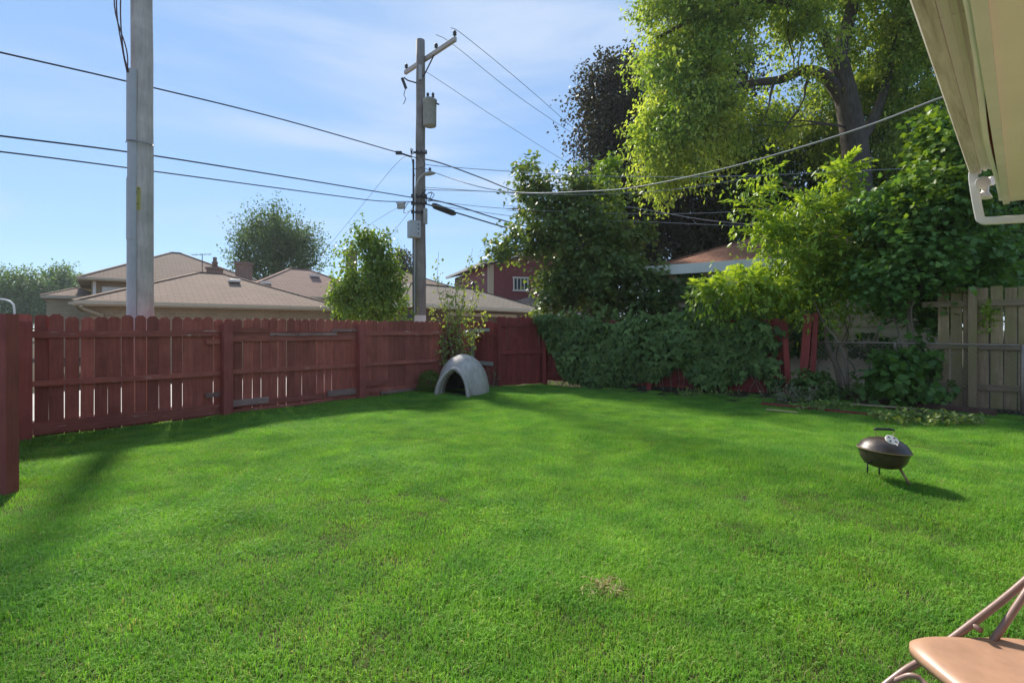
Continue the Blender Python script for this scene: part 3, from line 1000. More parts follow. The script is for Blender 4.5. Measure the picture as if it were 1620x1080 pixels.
vn = MB().lathe([(0.07, 0), (0.07, 0.22), (0.13, 0.24), (0.0, 0.36)], PE_ + dE * 5.9 + bE * 2.2 + Vector((0, 0, 3.22)), n=10)
vn.build('roof_vent', M['dark_steel'], gE)

# red two-storey house
cF = Vector((-1.23, 30.0, 0)); dF = Vector((math.cos(R(20)), math.sin(R(20)), 0)); bF = Vector((-dF.y, dF.x, 0))
gF = thing('house', 'red two-storey house with grey roof and white window', 'house', cF + dF * 4 + bF * 4)
LF, DF, HF = 8.0, 8.5, 5.15
f = [cF, cF + dF * LF, cF + dF * LF + bF * DF, cF + bF * DF]
zt = Vector((0, 0, HF))
MB().add([*f, *[q + zt for q in f]], [(0, 1, 5, 4), (1, 2, 6, 5), (2, 3, 7, 6), (3, 0, 4, 7)]).build('wall', M['siding_red'], gF)
ov = 0.45
e = [cF - dF * ov - bF * ov, cF + dF * (LF + ov) - bF * ov, cF + dF * (LF + ov) + bF * (DF + ov), cF - dF * ov + bF * (DF + ov)]
rg1, rg2 = (e[0] + e[1]) / 2, (e[2] + e[3]) / 2
zl = Vector((0, 0, HF)); zh = Vector((0, 0, HF + 1.15)); th = Vector((0, 0, 0.16))
MB().add([e[0] + zl, e[1] + zl, e[2] + zl, e[3] + zl, rg1 + zh, rg2 + zh, e[0] + zl + th, e[1] + zl + th, e[2] + zl + th, e[3] + zl + th, rg1 + zh + th, rg2 + zh + th],
         [(6, 10, 11, 9), (10, 7, 8, 11), (0, 3, 5, 4), (4, 5, 2, 1), (0, 4, 10, 6), (4, 1, 7, 10), (3, 9, 11, 5), (5, 11, 8, 2), (0, 6, 9, 3), (1, 2, 8, 7)]).build('roof', M['shingle_grey'], gF)
MB().add([cF + zt, cF + dF * LF + zt, cF + dF * LF / 2 + zt + Vector((0, 0, 1.05)), cF + dF * 0.01 + zt + bF * .02], [(0, 1, 2)]).build('gable', M['siding_red'], gF)
fb = MB()
fb.bar(e[0] + zl + Vector((0, 0, .06)) - bF * .02, rg1 + zh + Vector((0, 0, .06)) - bF * .02, 0.05, 0.2)
fb.bar(rg1 + zh + Vector((0, 0, .06)) - bF * .02, e[1] + zl + Vector((0, 0, .06)) - bF * .02, 0.05, 0.2)
fb.build('fascia', M['siding_white'], gF)
MB().bar(e[0] + zl + Vector((0, 0, .05)) - dF * .08, e[3] + zl + Vector((0, 0, .05)) - dF * .08, 0.12, 0.14).build('gutter', M['siding_white'], gF)
MB().box(cF + Vector((0, 0, HF / 2)) - dF * 0.0 - bF * 0.02, (0.32, 0.16, HF - 0.02), Matrix.Rotation(R(20), 3, 'Z')).build('corner_trim', M['cream'], gF)
MB().bar(cF + dF * 0.95 - bF * 0.02, cF + dF * 0.95 - bF * 0.02 + Vector((0, 0, HF)), 0.05, 0.05).build('seam', M['siding_red'], gF)
wz, wx, ww, wh = 4.08, 1.85, 0.88, 0.74
wnd = MB()
def fp(x, z, o=0.03): return cF + dF * x - bF * o + Vector((0, 0, z))
wnd.bar(fp(wx - ww / 2 - .06, wz - wh / 2), fp(wx + ww / 2 + .06, wz - wh / 2), 0.08, 0.1)
wnd.bar(fp(wx - ww / 2 - .06, wz + wh / 2), fp(wx + ww / 2 + .06, wz + wh / 2), 0.08, 0.1)
for q in (0, 1):
    wnd.bar(fp(wx - ww / 2 + q * ww, wz - wh / 2 + .05), fp(wx - ww / 2 + q * ww, wz + wh / 2 - .05), 0.1, 0.08)
wob = wnd.build('window', M['siding_white'], gF)
for q in range(3):
    x = wx - ww / 2 + ww * (q + 1) / 4
    MB().bar(fp(x, wz - wh / 2 + .05), fp(x, wz + wh / 2 - .05), 0.05, 0.06).build('mullion', M['siding_white'], wob)
MB().bar(fp(wx - ww / 2, wz, 0.01), fp(wx + ww / 2, wz, 0.01), 0.02, wh).build('pane', M['glass'], wob)
hip('garage', 'small tan-roofed garage below the red house, beside the young maple', (0.7, 25.2), R(40), 6.0, 5.0, 2.15, 0.95, M['siding_white'], M['shingle_tan'], M['white'])

# neighbour garage right behind the ivy and the chain-link
ang = math.atan2(-3.96, 5.79)
gN, dN, bN, PN_ = hip('garage', 'beige sided garage with red-brown shingle roof, half buried in trees at right', (3.67, 14.5), ang, 7.0, 6.6, 2.98, 1.35, M['siding'], M['shingle_red'], M['white'], over=0.32, gutter=False)
MB().bar(PN_ - bN * 0.02 + Vector((0, 0, 3.02)), PN_ + dN * 7.0 - bN * 0.02 + Vector((0, 0, 3.02)), 0.045, 0.26).build('fascia_board', M['white'], gN)
pl = MB()
for q in range(13):
    z = 0.16 + q * 0.22
    A = PN_ + dN * 0.33 + bN * 0.305; B = PN_ + dN * 6.67 + bN * 0.305
    vs = []
    for base_ in (A, B):
        vs += [base_ + Vector((0, 0, z)) - bN * 0.022, base_ + Vector((0, 0, z + 0.215)) - bN * 0.004, base_ + Vector((0, 0, z + 0.215)) + bN * 0.012, base_ + Vector((0, 0, z)) + bN * 0.012]
    MB().add(vs, [(0, 4, 5, 1), (1, 5, 6, 2), (0, 3, 7, 4), (0, 1, 2, 3), (4, 7, 6, 5)]).build('plank', M['siding'], gN)
# grey downpipe elbow seen above the board fence
MB().tube([(9.42, 10.3, 0.2), (9.42, 10.3, 2.0), (9.36, 10.42, 2.35), (9.36, 10.42, 2.8)], 0.05, 8).build('downspout', M['conduit'], gN, smooth=True)

# ------------------------------------------------------------------ our house: porch eave overhead at the right
hx = thing('house', 'cream porch eave with stained gutter hanging in at the top right corner', 'house', (0, 0, 0), math.atan2(0.716, 0.698))
def hp(name, mb, mat, parent=None, smooth=False, bevel=0.0):
    return mb.build(name, mat, parent or hx, origin=(0, 0, 0), smooth=smooth, bevel=bevel)
X0, X1 = -2.0, 5.40
prof = [(0.232, 2.60), (0.292, 2.60), (0.300, 2.612), (0.300, 2.66), (0.322, 2.70), (0.326, 2.735), (0.316, 2.738), (0.310, 2.705), (0.290, 2.67), (0.288, 2.616), (0.236, 2.612), (0.228, 2.74), (0.222, 2.74)]
g = MB()
npf = len(prof)
for x in (X0, X1):
    g.v += [Vector((x, y, z)) for y, z in prof]
g.f += [(i, i + 1, npf + i + 1, npf + i) for i in range(npf - 1)] + [(npf - 1, 0, npf, 2 * npf - 1)]
gut = hp('gutter', g, M['gutter'])
ec = MB().add([(X1 + 0.002, y, z) for y, z in prof[:6]] + [(X1 + 0.002, 0.222, 2.738)], [tuple(range(7))])
ec.add([(X1 + 0.010, y, z) for y, z in prof[:6]] + [(X1 + 0.010, 0.222, 2.738)], [tuple(range(6, -1, -1))])
hp('end_cap', ec, M['gutter'], gut)
lip = MB().tube([(X0, 0.322, 2.742), (X1, 0.322, 2.742)], 0.007, 6)
hp('lip', lip, M['cream'], gut)
hp('fascia', MB().box(((X0 + 5.36) / 2, 0.208, 2.68), (5.36 - X0, 0.02, 0.15)), M['soffit'])
for a, b in ((X0, 1.2), (1.204, 2.62), (2.624, 4.1), (4.104, 5.33)):
    hp('soffit_panel', MB().box(((a + b) / 2, 0.182, 2.616), (b - a, 0.100, 0.012)), M['soffit'])
hp('soffit_bead', MB().box(((X0 + 5.33) / 2, 0.178, 2.606), (5.33 - X0, 0.008, 0.006)), M['soffit'])
nl = MB()
for k in range(22):
    x = 0.2 + k * 0.24
    for y in (0.142, 0.208):
        nl.lathe([(0.0035, -0.0012), (0.0035, 0.001), (0, 0.001)], (x + 0.03 * math.sin(k * 5.1 + y * 40), y, 2.609), None, 6)
tag(hp('nail_heads', nl, M['rust']), kind='stuff')
# sagging trim strip between soffit and porch ceiling, dark red board showing behind it
tr_ = MB()
pts = [(X0, 0.127, 2.385)]
import itertools
for i in range(30):
    x = X0 + (5.52 - X0) * (i + 1) / 30
    pts.append((x, 0.128 + 0.010 * math.sin(x * 2.1) * (1 if x < 4.4 else 0.4), 2.388 + 0.008 * math.sin(x * 1.3 + 1)))
for i in range(len(pts) - 1):
    a, b = pts[i], pts[i + 1]
    tr_.add([(a[0], a[1] - .011, a[2]), (a[0], a[1] + .011, a[2]), (a[0], a[1] + .011, a[2] + .05), (a[0], a[1] - .011, a[2] + .05),
             (b[0], b[1] - .011, b[2]), (b[0], b[1] + .011, b[2]), (b[0], b[1] + .011, b[2] + .05), (b[0], b[1] - .011, b[2] + .05)],
            [(0, 4, 5, 1), (1, 5, 6, 2), (2, 6, 7, 3), (3, 7, 4, 0)] + ([(4, 7, 6, 5)] if i == len(pts) - 2 else []))
hp('trim_strip', tr_, M['soffit'])
hp('frieze_board', MB().box(((X0 + 5.3) / 2, 0.118, 2.50), (5.3 - X0, 0.018, 0.20)), M['red2_x'])
hp('ceiling_edge', MB().box(((X0 + 5.55) / 2, 0.094, 2.376), (5.55 - X0, 0.038, 0.016)), M['soffit'])
hp('ceiling', MB().box(((X0 + 5.55) / 2, -0.85, 2.41), (5.55 - X0, 1.90, 0.05)), M['ceiling'])
hp('roof', MB().add([(X0, 0.30, 2.76), (5.4, 0.30, 2.76), (5.4, -2.6, 3.7), (X0, -2.6, 3.7), (X0, 0.30, 2.80), (5.4, 0.30, 2.80), (5.4, -2.6, 3.74), (X0, -2.6, 3.74)],
                 [(3, 2, 1, 0), (4, 5, 6, 7), (0, 1, 5, 4), (1, 2, 6, 5), (2, 3, 7, 6), (3, 0, 4, 7)]), M['shingle_tan'])
hp('wall', MB().box((1.6, -1.9, 1.35), (7.2, 0.2, 2.72)), M['brick_tan'])
bounce_slab = MB().box((1.9, -1.05, 0.0), (7.0, 1.5, 0.16)).build('patio', M['concrete'], None, origin=(0, 0, 0))  # unseen slab added to bounce sunlight up to the porch ceiling
bounce_slab.rotation_euler = (0, 0, math.atan2(0.716, 0.698))
tag(bounce_slab, kind='structure')
# downspout
dpt = [(5.33, 0.275, 2.605), (5.335, 0.272, 2.52), (5.35, 0.243, 2.29), (5.35, 0.225, 2.238), (5.35, 0.16, 2.222), (5.345, -0.2, 2.20), (5.345, -1.7, 2.10), (5.345, -1.79, 2.05), (5.345, -1.79, 0.1)]
ds = MB()
dl = catmull(dpt[:6], 4) + [Vector(p) for p in dpt[6:]]
rows = []
for i, p in enumerate(dl):
    t = (dl[min(i + 1, len(dl) - 1)] - dl[max(i - 1, 0)]).normalized()
    sx = Vector((1, 0, 0)); sy = t.cross(sx).normalized()
    rows.append([p + sx * a * 0.020 + sy * b * 0.028 for a, b in ((-.8, -1), (.8, -1), (1, -.8), (1, .8), (.8, 1), (-.8, 1), (-1, .8), (-1, -.8))])
b0 = 0
for r_ in rows: ds.v += r_
for i in range(len(rows) - 1):
    for k in range(8):
        ds.f.append((i * 8 + k, i * 8 + (k + 1) % 8, (i + 1) * 8 + (k + 1) % 8, (i + 1) * 8 + k))
hp('downspout', ds, M['white'])
# twin flood lamps (not lit)
fl = thing('flood_lamp', 'unlit white twin flood lamp under the end of the porch eave', 'lamp', at(1558, 290, 4.02))
c0 = at(1566, 287, 4.06)
hb = MB().lathe([(0, -.02), (0.035, -.02), (0.035, 0.02), (0, 0.02)], c0, Matrix.Rotation(R(90), 3, 'X') @ Matrix.Rotation(R(20), 3, 'Y'), 14)
hb.build('base', M['white'], fl, smooth=False)
Mx = Matrix.Rotation(R(90), 3, 'X') @ Matrix.Rotation(R(-25), 3, 'Y')
bell = [(0.012, 0.07), (0.022, 0.065), (0.022, 0.03), (0.030, 0.015), (0.046, -0.012), (0.048, -0.02), (0.046, -0.022), (0.0, -0.016)]
d1 = at(1553, 290, 3.97)
Mt = Vector((0.35, 0.9, 0.1)).to_track_quat('Z', 'Y').to_matrix()
MB().lathe(bell, d1, Mt, 20).build('lamp_head', M['white'], fl, smooth=True)
d2 = at(1557, 313, 4.0)
MB().lathe([(r, z + 0.02) for r, z in bell], d2, Matrix.Rotation(R(8), 3, 'Y'), 20).build('lamp_head', M['white'], fl, smooth=True)
MB().tube([c0, (c0 + d1) / 2 + Vector((0, 0, -.01)), d2 + Vector((0, 0, .085))], 0.012, 8).build('arm', M['white'], fl, smooth=True)

# far-left street things beyond the alley
ln = thing('street_lamp', 'white curved lamp post far away at the left edge', 'lamp post', (at(2, 500, 30).x, 30, 0))
q = at(2, 482, 30)
MB().tube(catmull([(q.x + 0.75, 30, 0), (q.x + 0.75, 30, 2.4), (q.x + 0.6, 30, 2.95), (q.x + 0.1, 30, 3.15), (q.x - 0.5, 30, 3.15)], 5), 0.05, 8).build('pole', M['white'], ln, smooth=True)
MB().lathe([(0.05, 0), (0.2, -0.05), (0.16, -0.16), (0, -0.2)], (q.x - 0.5, 30, 3.15), n=10).build('lamp_shade', M['white'], ln)

# ------------------------------------------------------------------ utility poles
P1 = Vector((-5.75, 8.15, 0)); P2 = Vector((-2.53, 14.5, 0))
def pole_mesh(base, h, r0, r1, seed):
    rg = random.Random(seed)
    pts, rs = [], []
    for i in range(15):
        t = i / 14
        pts.append(base + Vector((rg.uniform(-.006, .006), rg.uniform(-.006, .006), -0.3 + (h + 0.3) * t)))
        rs.append((r0 + (r1 - r0) * t) * rg.uniform(0.985, 1.015))
    return MB().tube(pts, rs, 20)
up = thing('utility_pole', 'thick pale grey utility pole right behind the left fence, with cable guard', 'utility pole', P1)
pole_mesh(P1, 11.5, 0.165, 0.128, 1).build('pole', M['pole'], up, smooth=True)
# U-shaped cable guard in sections on the left side
gd = Vector((-0.36, -0.93, 0)).normalized(); gs = Vector((-gd.y, gd.x, 0))
def guard(z0, z1, off, w):
    m = MB()
    vs = []
    for z in (z0, z1):
        rr = 0.165 - 0.0033 * z
        for k in range(9):
            a = math.pi * (k / 8) - math.pi / 2
            p = P1 + gd * (rr - 0.02 + off + w * 0.75 * math.cos(a)) + gs * (w * math.sin(a))
            vs.append(p + Vector((0, 0, z)))
    m.add(vs, [(k, k + 1, k + 10, k + 9) for k in range(8)] + [tuple(range(8, -1, -1)), tuple(range(9, 18))])
    return m
for a, b, off, w in ((0.0, 1.62, 0.0, 0.088), (1.622, 2.78, 0.004, 0.090), (2.781, 3.72, 0.010, 0.092), (3.722, 4.28, 0.002, 0.088), (4.283, 5.37, 0.012, 0.094)):
    guard(a, b, off, w).build('cable_guard', M['conduit'], up, smooth=False)
gt = P1 + gd * 0.22 + Vector((0, 0, 5.3))
for k, (dx, bow) in enumerate(((-0.16, 0.10), (-0.19, 0.04), (-0.10, 0.09))):
    MB().tube(catmull([gt + Vector((0.01 * k, 0, 0)), gt + Vector((0.03 - bow, 0, 0.35)), gt + Vector((dx, 0, 1.0)), gt + Vector((dx + 0.06, 0, 1.8)), gt + Vector((0.1, 0, 3.0))], 6), 0.010, 6).build('riser_cable', M['cable_red'], up, smooth=True)
MB().tube(catmull([P1 + Vector((-.18, -.1, 4.28)), P1 + Vector((-.05, -.2, 4.27)), P1 + Vector((.13, -.16, 4.26)), P1 + Vector((.19, 0, 4.26))], 4), 0.008, 5).build('strap', M['steel'], up)
# yellow number tag, figures one above the other
tz = at(227, 315, 8.0)
tagdir = Vector((0.32, -0.947, 0)).normalized(); tside = Vector((0.947, 0.32, 0))
tc0 = P1 + tagdir * 0.158
tg = MB()
tg.bar(Vector((tc0.x, tc0.y, 3.23)), Vector((tc0.x, tc0.y, 3.58)), 0.012, 0.062, up=tside)
tgo = tg.build('number_tag', M['yellow'], up)
for k, ch in enumerate('4D1101'):
    fc = bpy.data.curves.new('digit', 'FONT')
    fc.body = ch
    fc.size = 0.062
    fc.align_x = 'CENTER'; fc.align_y = 'CENTER'
    fc.extrude = 0.001
    fc.materials.append(M['ink'])
    tmp = bpy.data.objects.new('digit', fc)
    dm = bpy.data.meshes.new_from_object(tmp)
    bpy.data.objects.remove(tmp)
    dm.materials.clear(); dm.materials.append(M['ink'])
    p = tc0 + tagdir * 0.010 - P1
    piece('digit', dm, tgo, (p.x, p.y, 3.55 - k * 0.057), (R(90), 0, math.atan2(tside.y, tside.x)))

up2 = thing('utility_pole', 'thin dark utility pole with crossarm and transformer beyond the corner of the fence', 'utility pole', P2)
pole_mesh(P2, 9.40, 0.165, 0.118, 2).build('pole', M['pole_dark'], up2, smooth=True)
ad = Vector((1.64, -1.75, 0)).normalized()
ac = P2 + Vector((0, 0, 8.92)) - ad.cross(Vector((0, 0, 1))) * 0.14
arm = MB().bar(ac - ad * 1.02, ac + ad * 1.42, 0.085, 0.115).build('crossarm', M['pole'], up2, bevel=0.01)
for q in (-0.95, 0.55, 1.38):
    b_ = ac + ad * q + Vector((0, 0, 0.055))
    MB().lathe([(0.02, 0), (0.02, 0.06), (0.055, 0.065), (0.035, 0.1), (0.055, 0.12), (0.03, 0.17), (0.0, 0.18)], b_, n=10).build('insulator', M['dark_steel'], up2, smooth=True)
MB().tube([ac + ad * 0.45 + Vector((0, 0, -.05)), P2 + Vector((0.1, -0.1, 8.35))], 0.018, 6).build('brace', M['dark_steel'], up2)
MB().bar(P2 + Vector((0.02, -0.13, 8.25)), P2 + Vector((0.02, -0.13, 8.65)), 0.06, 0.09).build('bracket', M['conduit'], up2)
co = MB()
co.tube([P2 + Vector((-0.1, -0.05, 8.2)), P2 + Vector((-0.32, -0.15, 8.22)), P2 + Vector((-0.42, -0.2, 8.28))], 0.018, 6)
co.tube([P2 + Vector((-0.46, -0.22, 8.25)), P2 + Vector((-0.36, -0.2, 7.98))], 0.04, 8)
co.tube([P2 + Vector((-0.37, -0.2, 7.98)), P2 + Vector((-0.42, -0.2, 7.8)), P2 + Vector((-0.36, -0.2, 7.7)), P2 + Vector((-0.43, -0.2, 7.55))], 0.010, 5)
co.build('cutout_fuse', M['dark_steel'], up2)
tk = P2 + Vector((0.29, -0.20, 6.95))
tn = MB().lathe([(0.165, 0), (0.178, 0.02), (0.182, 0.66), (0.195, 0.67), (0.195, 0.71), (0.12, 0.76), (0, 0.77)], tk, n=24).build('transformer', M['tank'], up2, smooth=True)
for q in (-0.05, 0.09):
    MB().lathe([(0.025, 0), (0.045, 0.03), (0.025, 0.06), (0.045, 0.09), (0.02, 0.14), (0, 0.15)], tk + Vector((q, -0.03, 0.76)), n=8).build('bushing', M['dark_steel'], tn)
MB().tube([tk + Vector((0.17, -.05, .6)), tk + Vector((0.26, -.08, .56))], 0.022, 8).build('bushing', M['dark_steel'], tn)
MB().bar(P2 + Vector((0.05, -0.02, 7.2)), tk + Vector((0, 0, 0.35)), 0.08, 0.1).build('mount', M['dark_steel'], up2)
# conduits, boxes, street light
MB().tube([P2 + Vector((-0.19, -.03, 0)), P2 + Vector((-0.19, -.03, 6.1))], 0.028, 8).build('conduit', M['dark_steel'], up2)
MB().tube([P2 + Vector((-0.14, -.10, 0)), P2 + Vector((-0.15, -.10, 4.1))], 0.022, 8).build('conduit', M['conduit'], up2)
bx = at(655, 363, 14.25)
bo = MB().box(bx, (0.30, 0.24, 0.46), Matrix.Rotation(R(35), 3, 'Z')).build('meter_box', M['conduit'], up2, bevel=0.012)
for dz in (-0.12, 0.0, 0.12):
    MB().box(bx + Vector((0.14, -0.10, dz)), (0.02, 0.03, 0.03), Matrix.Rotation(R(35), 3, 'Z')).build('latch', M['dark_steel'], bo)
MB().box(at(673, 342, 14.3), (0.10, 0.10, 0.42)).build('terminal_box', M['tank'], up2, bevel=0.01)
la = catmull([P2 + Vector((-0.12, -0.14, 4.8)), P2 + Vector((-0.10, -0.22, 5.25)), P2 + Vector((0.05, -0.34, 5.52)), P2 + Vector((0.25, -0.42, 5.60))], 6)
MB().tube(la, 0.022, 8).build('lamp_arm', M['conduit'], up2, smooth=True)
lh = P2 + Vector((0.30, -0.44, 5.58))
MB().lathe([(0.0, 0.07), (0.07, 0.06), (0.16, 0.015), (0.17, -0.01), (0.1, -0.03), (0, -0.035)], lh, Matrix.Rotation(R(-8), 3, 'Y') @ Matrix.Diagonal((1.1, 0.7, 1)), 16).build('lamp_head', M['tank'], up2, smooth=True)
MB().lathe([(0.035, 0), (0.035, 0.1), (0, 0.11)], lh + Vector((0.03, 0, 0.06)), n=8).build('photocell', M['dark_steel'], up2)
rk = MB()
for z in (6.25, 5.05, 4.86, 4.62):
    rk.bar(P2 + Vector((-0.17, -0.17, z)), P2 + Vector((0.2, -0.10, z)), 0.04, 0.05)
    for q in range(4):
        rk.tube([P2 + Vector((-0.2 + 0.13 * q, -0.19, z - 0.05)), P2 + Vector((-0.2 + 0.13 * q, -0.21, z + 0.05))], 0.022, 6)
rk.build('wire_rack', M['dark_steel'], up2)
rg_ = random.Random(3)
jm = MB()
for k in range(9):
    a = P2 + Vector((rg_.uniform(-.3, .3), -0.2, rg_.choice((6.25, 6.3, 5.05, 4.9))))
    jm.tube(catmull([a, a + Vector((rg_.uniform(-.25, .25), -.05, rg_.uniform(-.5, .3))), a + Vector((rg_.uniform(-.15, .15), -.02, rg_.uniform(-.8, .45)))], 5), 0.009, 5)
jm.build('jumper_wire', M['cable'], up2, smooth=True)
MB().box(at(665, 509, 14.28), (0.30, 0.02, 0.36), Matrix.Rotation(R(10), 3, 'Z')).build('notice_plate', M['white'], up2)

# ------------------------------------------------------------------ wires
def wire(label, A, B, pts, r=0.011, mat='cable', extra=None):
    A, B = Vector(A), Vector(B)
    d = B - A
    out = []
    for px, py in pts:
        k = (px - 810) / FPX
        t = (k * A.y - A.x) / (d.x - k * d.y)
        q = A + d * t
        out.append(Vector((q.x, q.y, EYE - (py - HORY) / FPX * q.y)))
    m = MB().tube(catmull(out, 6), r, 6)
    o = m.build('overhead_wire', M[mat], None, origin=out[0], smooth=True)
    tag(o, label, 'wire', 'overhead wires')
    return o
Lf = (-6.74, 6.9, 0)
wire('topmost black wire from the left edge to the thin pole', Lf, P2, [(-260, 22), (0, 83), (222, 134), (450, 190), (645, 246), (664, 251)], 0.012)
wire('middle black wire on the left, ending at the thin pole', Lf, P2, [(-260, 182), (0, 215), (220, 243), (430, 276), (655, 313)], 0.013)
wire('lowest black wire on the left, ending at the thin pole', Lf, P2, [(-260, 214), (0, 240), (250, 272), (525, 309), (600, 318), (655, 319)], 0.011)
P3 = (16.5, 37.7, 0)
wire('black wire sloping right from the thin pole into the young maple', P2, P3, [(664, 250), (700, 259), (760, 281), (830, 308), (940, 340), (1100, 372)], 0.017)
wire('upper one of two thick cables going right below the street light', P2, P3, [(664, 312), (720, 325), (815, 354), (930, 380), (1100, 410)], 0.019)
wire('lower one of two thick cables going right, with the black splice case', P2, P3, [(664, 320), (720, 336), (815, 364), (930, 392), (1100, 418)], 0.021)
wire('thin wire from the right tip of the crossarm down towards the dark tree', ac + ad * 1.38 - Vector((0, 0, ac.z)), P3, [(713, 44), (735, 57), (830, 135), (945, 235), (1020, 290)], 0.007)
wire('thin wire from the middle insulator of the crossarm down to the dark tree', ac + ad * 0.55 - Vector((0, 0, ac.z)), P3, [(690, 55), (720, 73), (830, 160), (955, 243), (1030, 290)], 0.007)
wire('thin wire from the pole below the crossarm down to the young maple', P2, P3, [(670, 112), (690, 124), (790, 190), (915, 268), (1000, 315)], 0.006)
wire('pale thick service wire sagging from the thin pole up to the porch eave', P2, (3.75, 4.35, 0), [(664, 262), (690, 274), (760, 296), (830, 305), (920, 303), (1000, 297), (1120, 273), (1240, 241), (1370, 200), (1480, 158), (1520, 146)], 0.0095, 'cable_pale')
wire('thin pale wire crossing level from the thin pole to the right trees', P2, (13, 12.5, 0), [(664, 259), (720, 265), (930, 278), (1150, 279), (1430, 267)], 0.009, 'cable_pale')
wire('pale wire crossing the dark tree just under the service wire', P2, (12, 13.5, 0), [(664, 296), (830, 306), (960, 307), (1080, 298), (1230, 274)], 0.008, 'cable_pale')
wire('pale wire falling to the garage roof in front of the dark tree', P2, (9, 15.5, 0), [(664, 300), (800, 305), (985, 326), (1110, 347), (1200, 356)], 0.010, 'cable_pale')
wire('lower pale wire crossing level in front of the dark tree', P2, (12, 14.5, 0), [(664, 316), (800, 330), (1000, 338), (1140, 336), (1230, 328)], 0.008, 'cable_pale')
wire('lowest pale wire in front of the dark tree above the garage roof', P2, (12, 15.0, 0), [(664, 322), (850, 346), (1000, 350), (1170, 357), (1260, 356)], 0.008, 'cable_pale')
wire('thin drop wire slanting down left from the thin pole to the pink-roofed house', P2, (-9.6, 26.5, 0), [(655, 243), (628, 258), (575, 322), (505, 408)], 0.006)
wire('thin drop wire slanting down left towards the alley bush', P2, (-8.5, 27.5, 0), [(655, 318), (625, 331), (590, 352), (565, 372)], 0.006)
wire('short thin drop wire slanting left behind the grey box', P2, (-7.2, 27.5, 0), [(658, 322), (645, 338), (620, 370), (598, 396)], 0.006)
sc_ = thing('splice_case', 'long black splice case hanging on the cable right of the thin pole', 'splice case', at(684, 324, 14.7))
MB().tube([at(683, 323, 14.75), at(688, 326, 14.8), at(716, 337, 15.5), at(720, 338.5, 15.6)], [0.03, 0.085, 0.085, 0.04], 10).build('case', M['cable'], sc_, smooth=True)
MB().bar(at(685, 322, 14.7), at(719, 334, 15.5), 0.02, 0.03).build('strap', M['dark_steel'], sc_)
cb = thing('cable_box', 'small dark box hanging on the cable left of the thin pole', 'cable box', at(634, 326, 14.0))
MB().box(at(634.5, 325.5, 14.1), (0.20, 0.12, 0.16)).build('case', M['tank'], cb, bevel=0.01)
MB().box(at(634.5, 321, 14.1), (0.26, 0.03, 0.03)).build('clamp', M['dark_steel'], cb)
cb2 = thing('cable_clamp', 'dark clamp on the topmost left wire beside the thin pole', 'clamp', at(632, 242, 14.0))
MB().box(at(631, 242, 14.05), (0.16, 0.07, 0.08)).build('case', M['dark_steel'], cb2)
MB().bar(at(626, 240, 14.0), at(650, 248, 14.3), 0.04, 0.035).build('bar', M['dark_steel'], cb2)

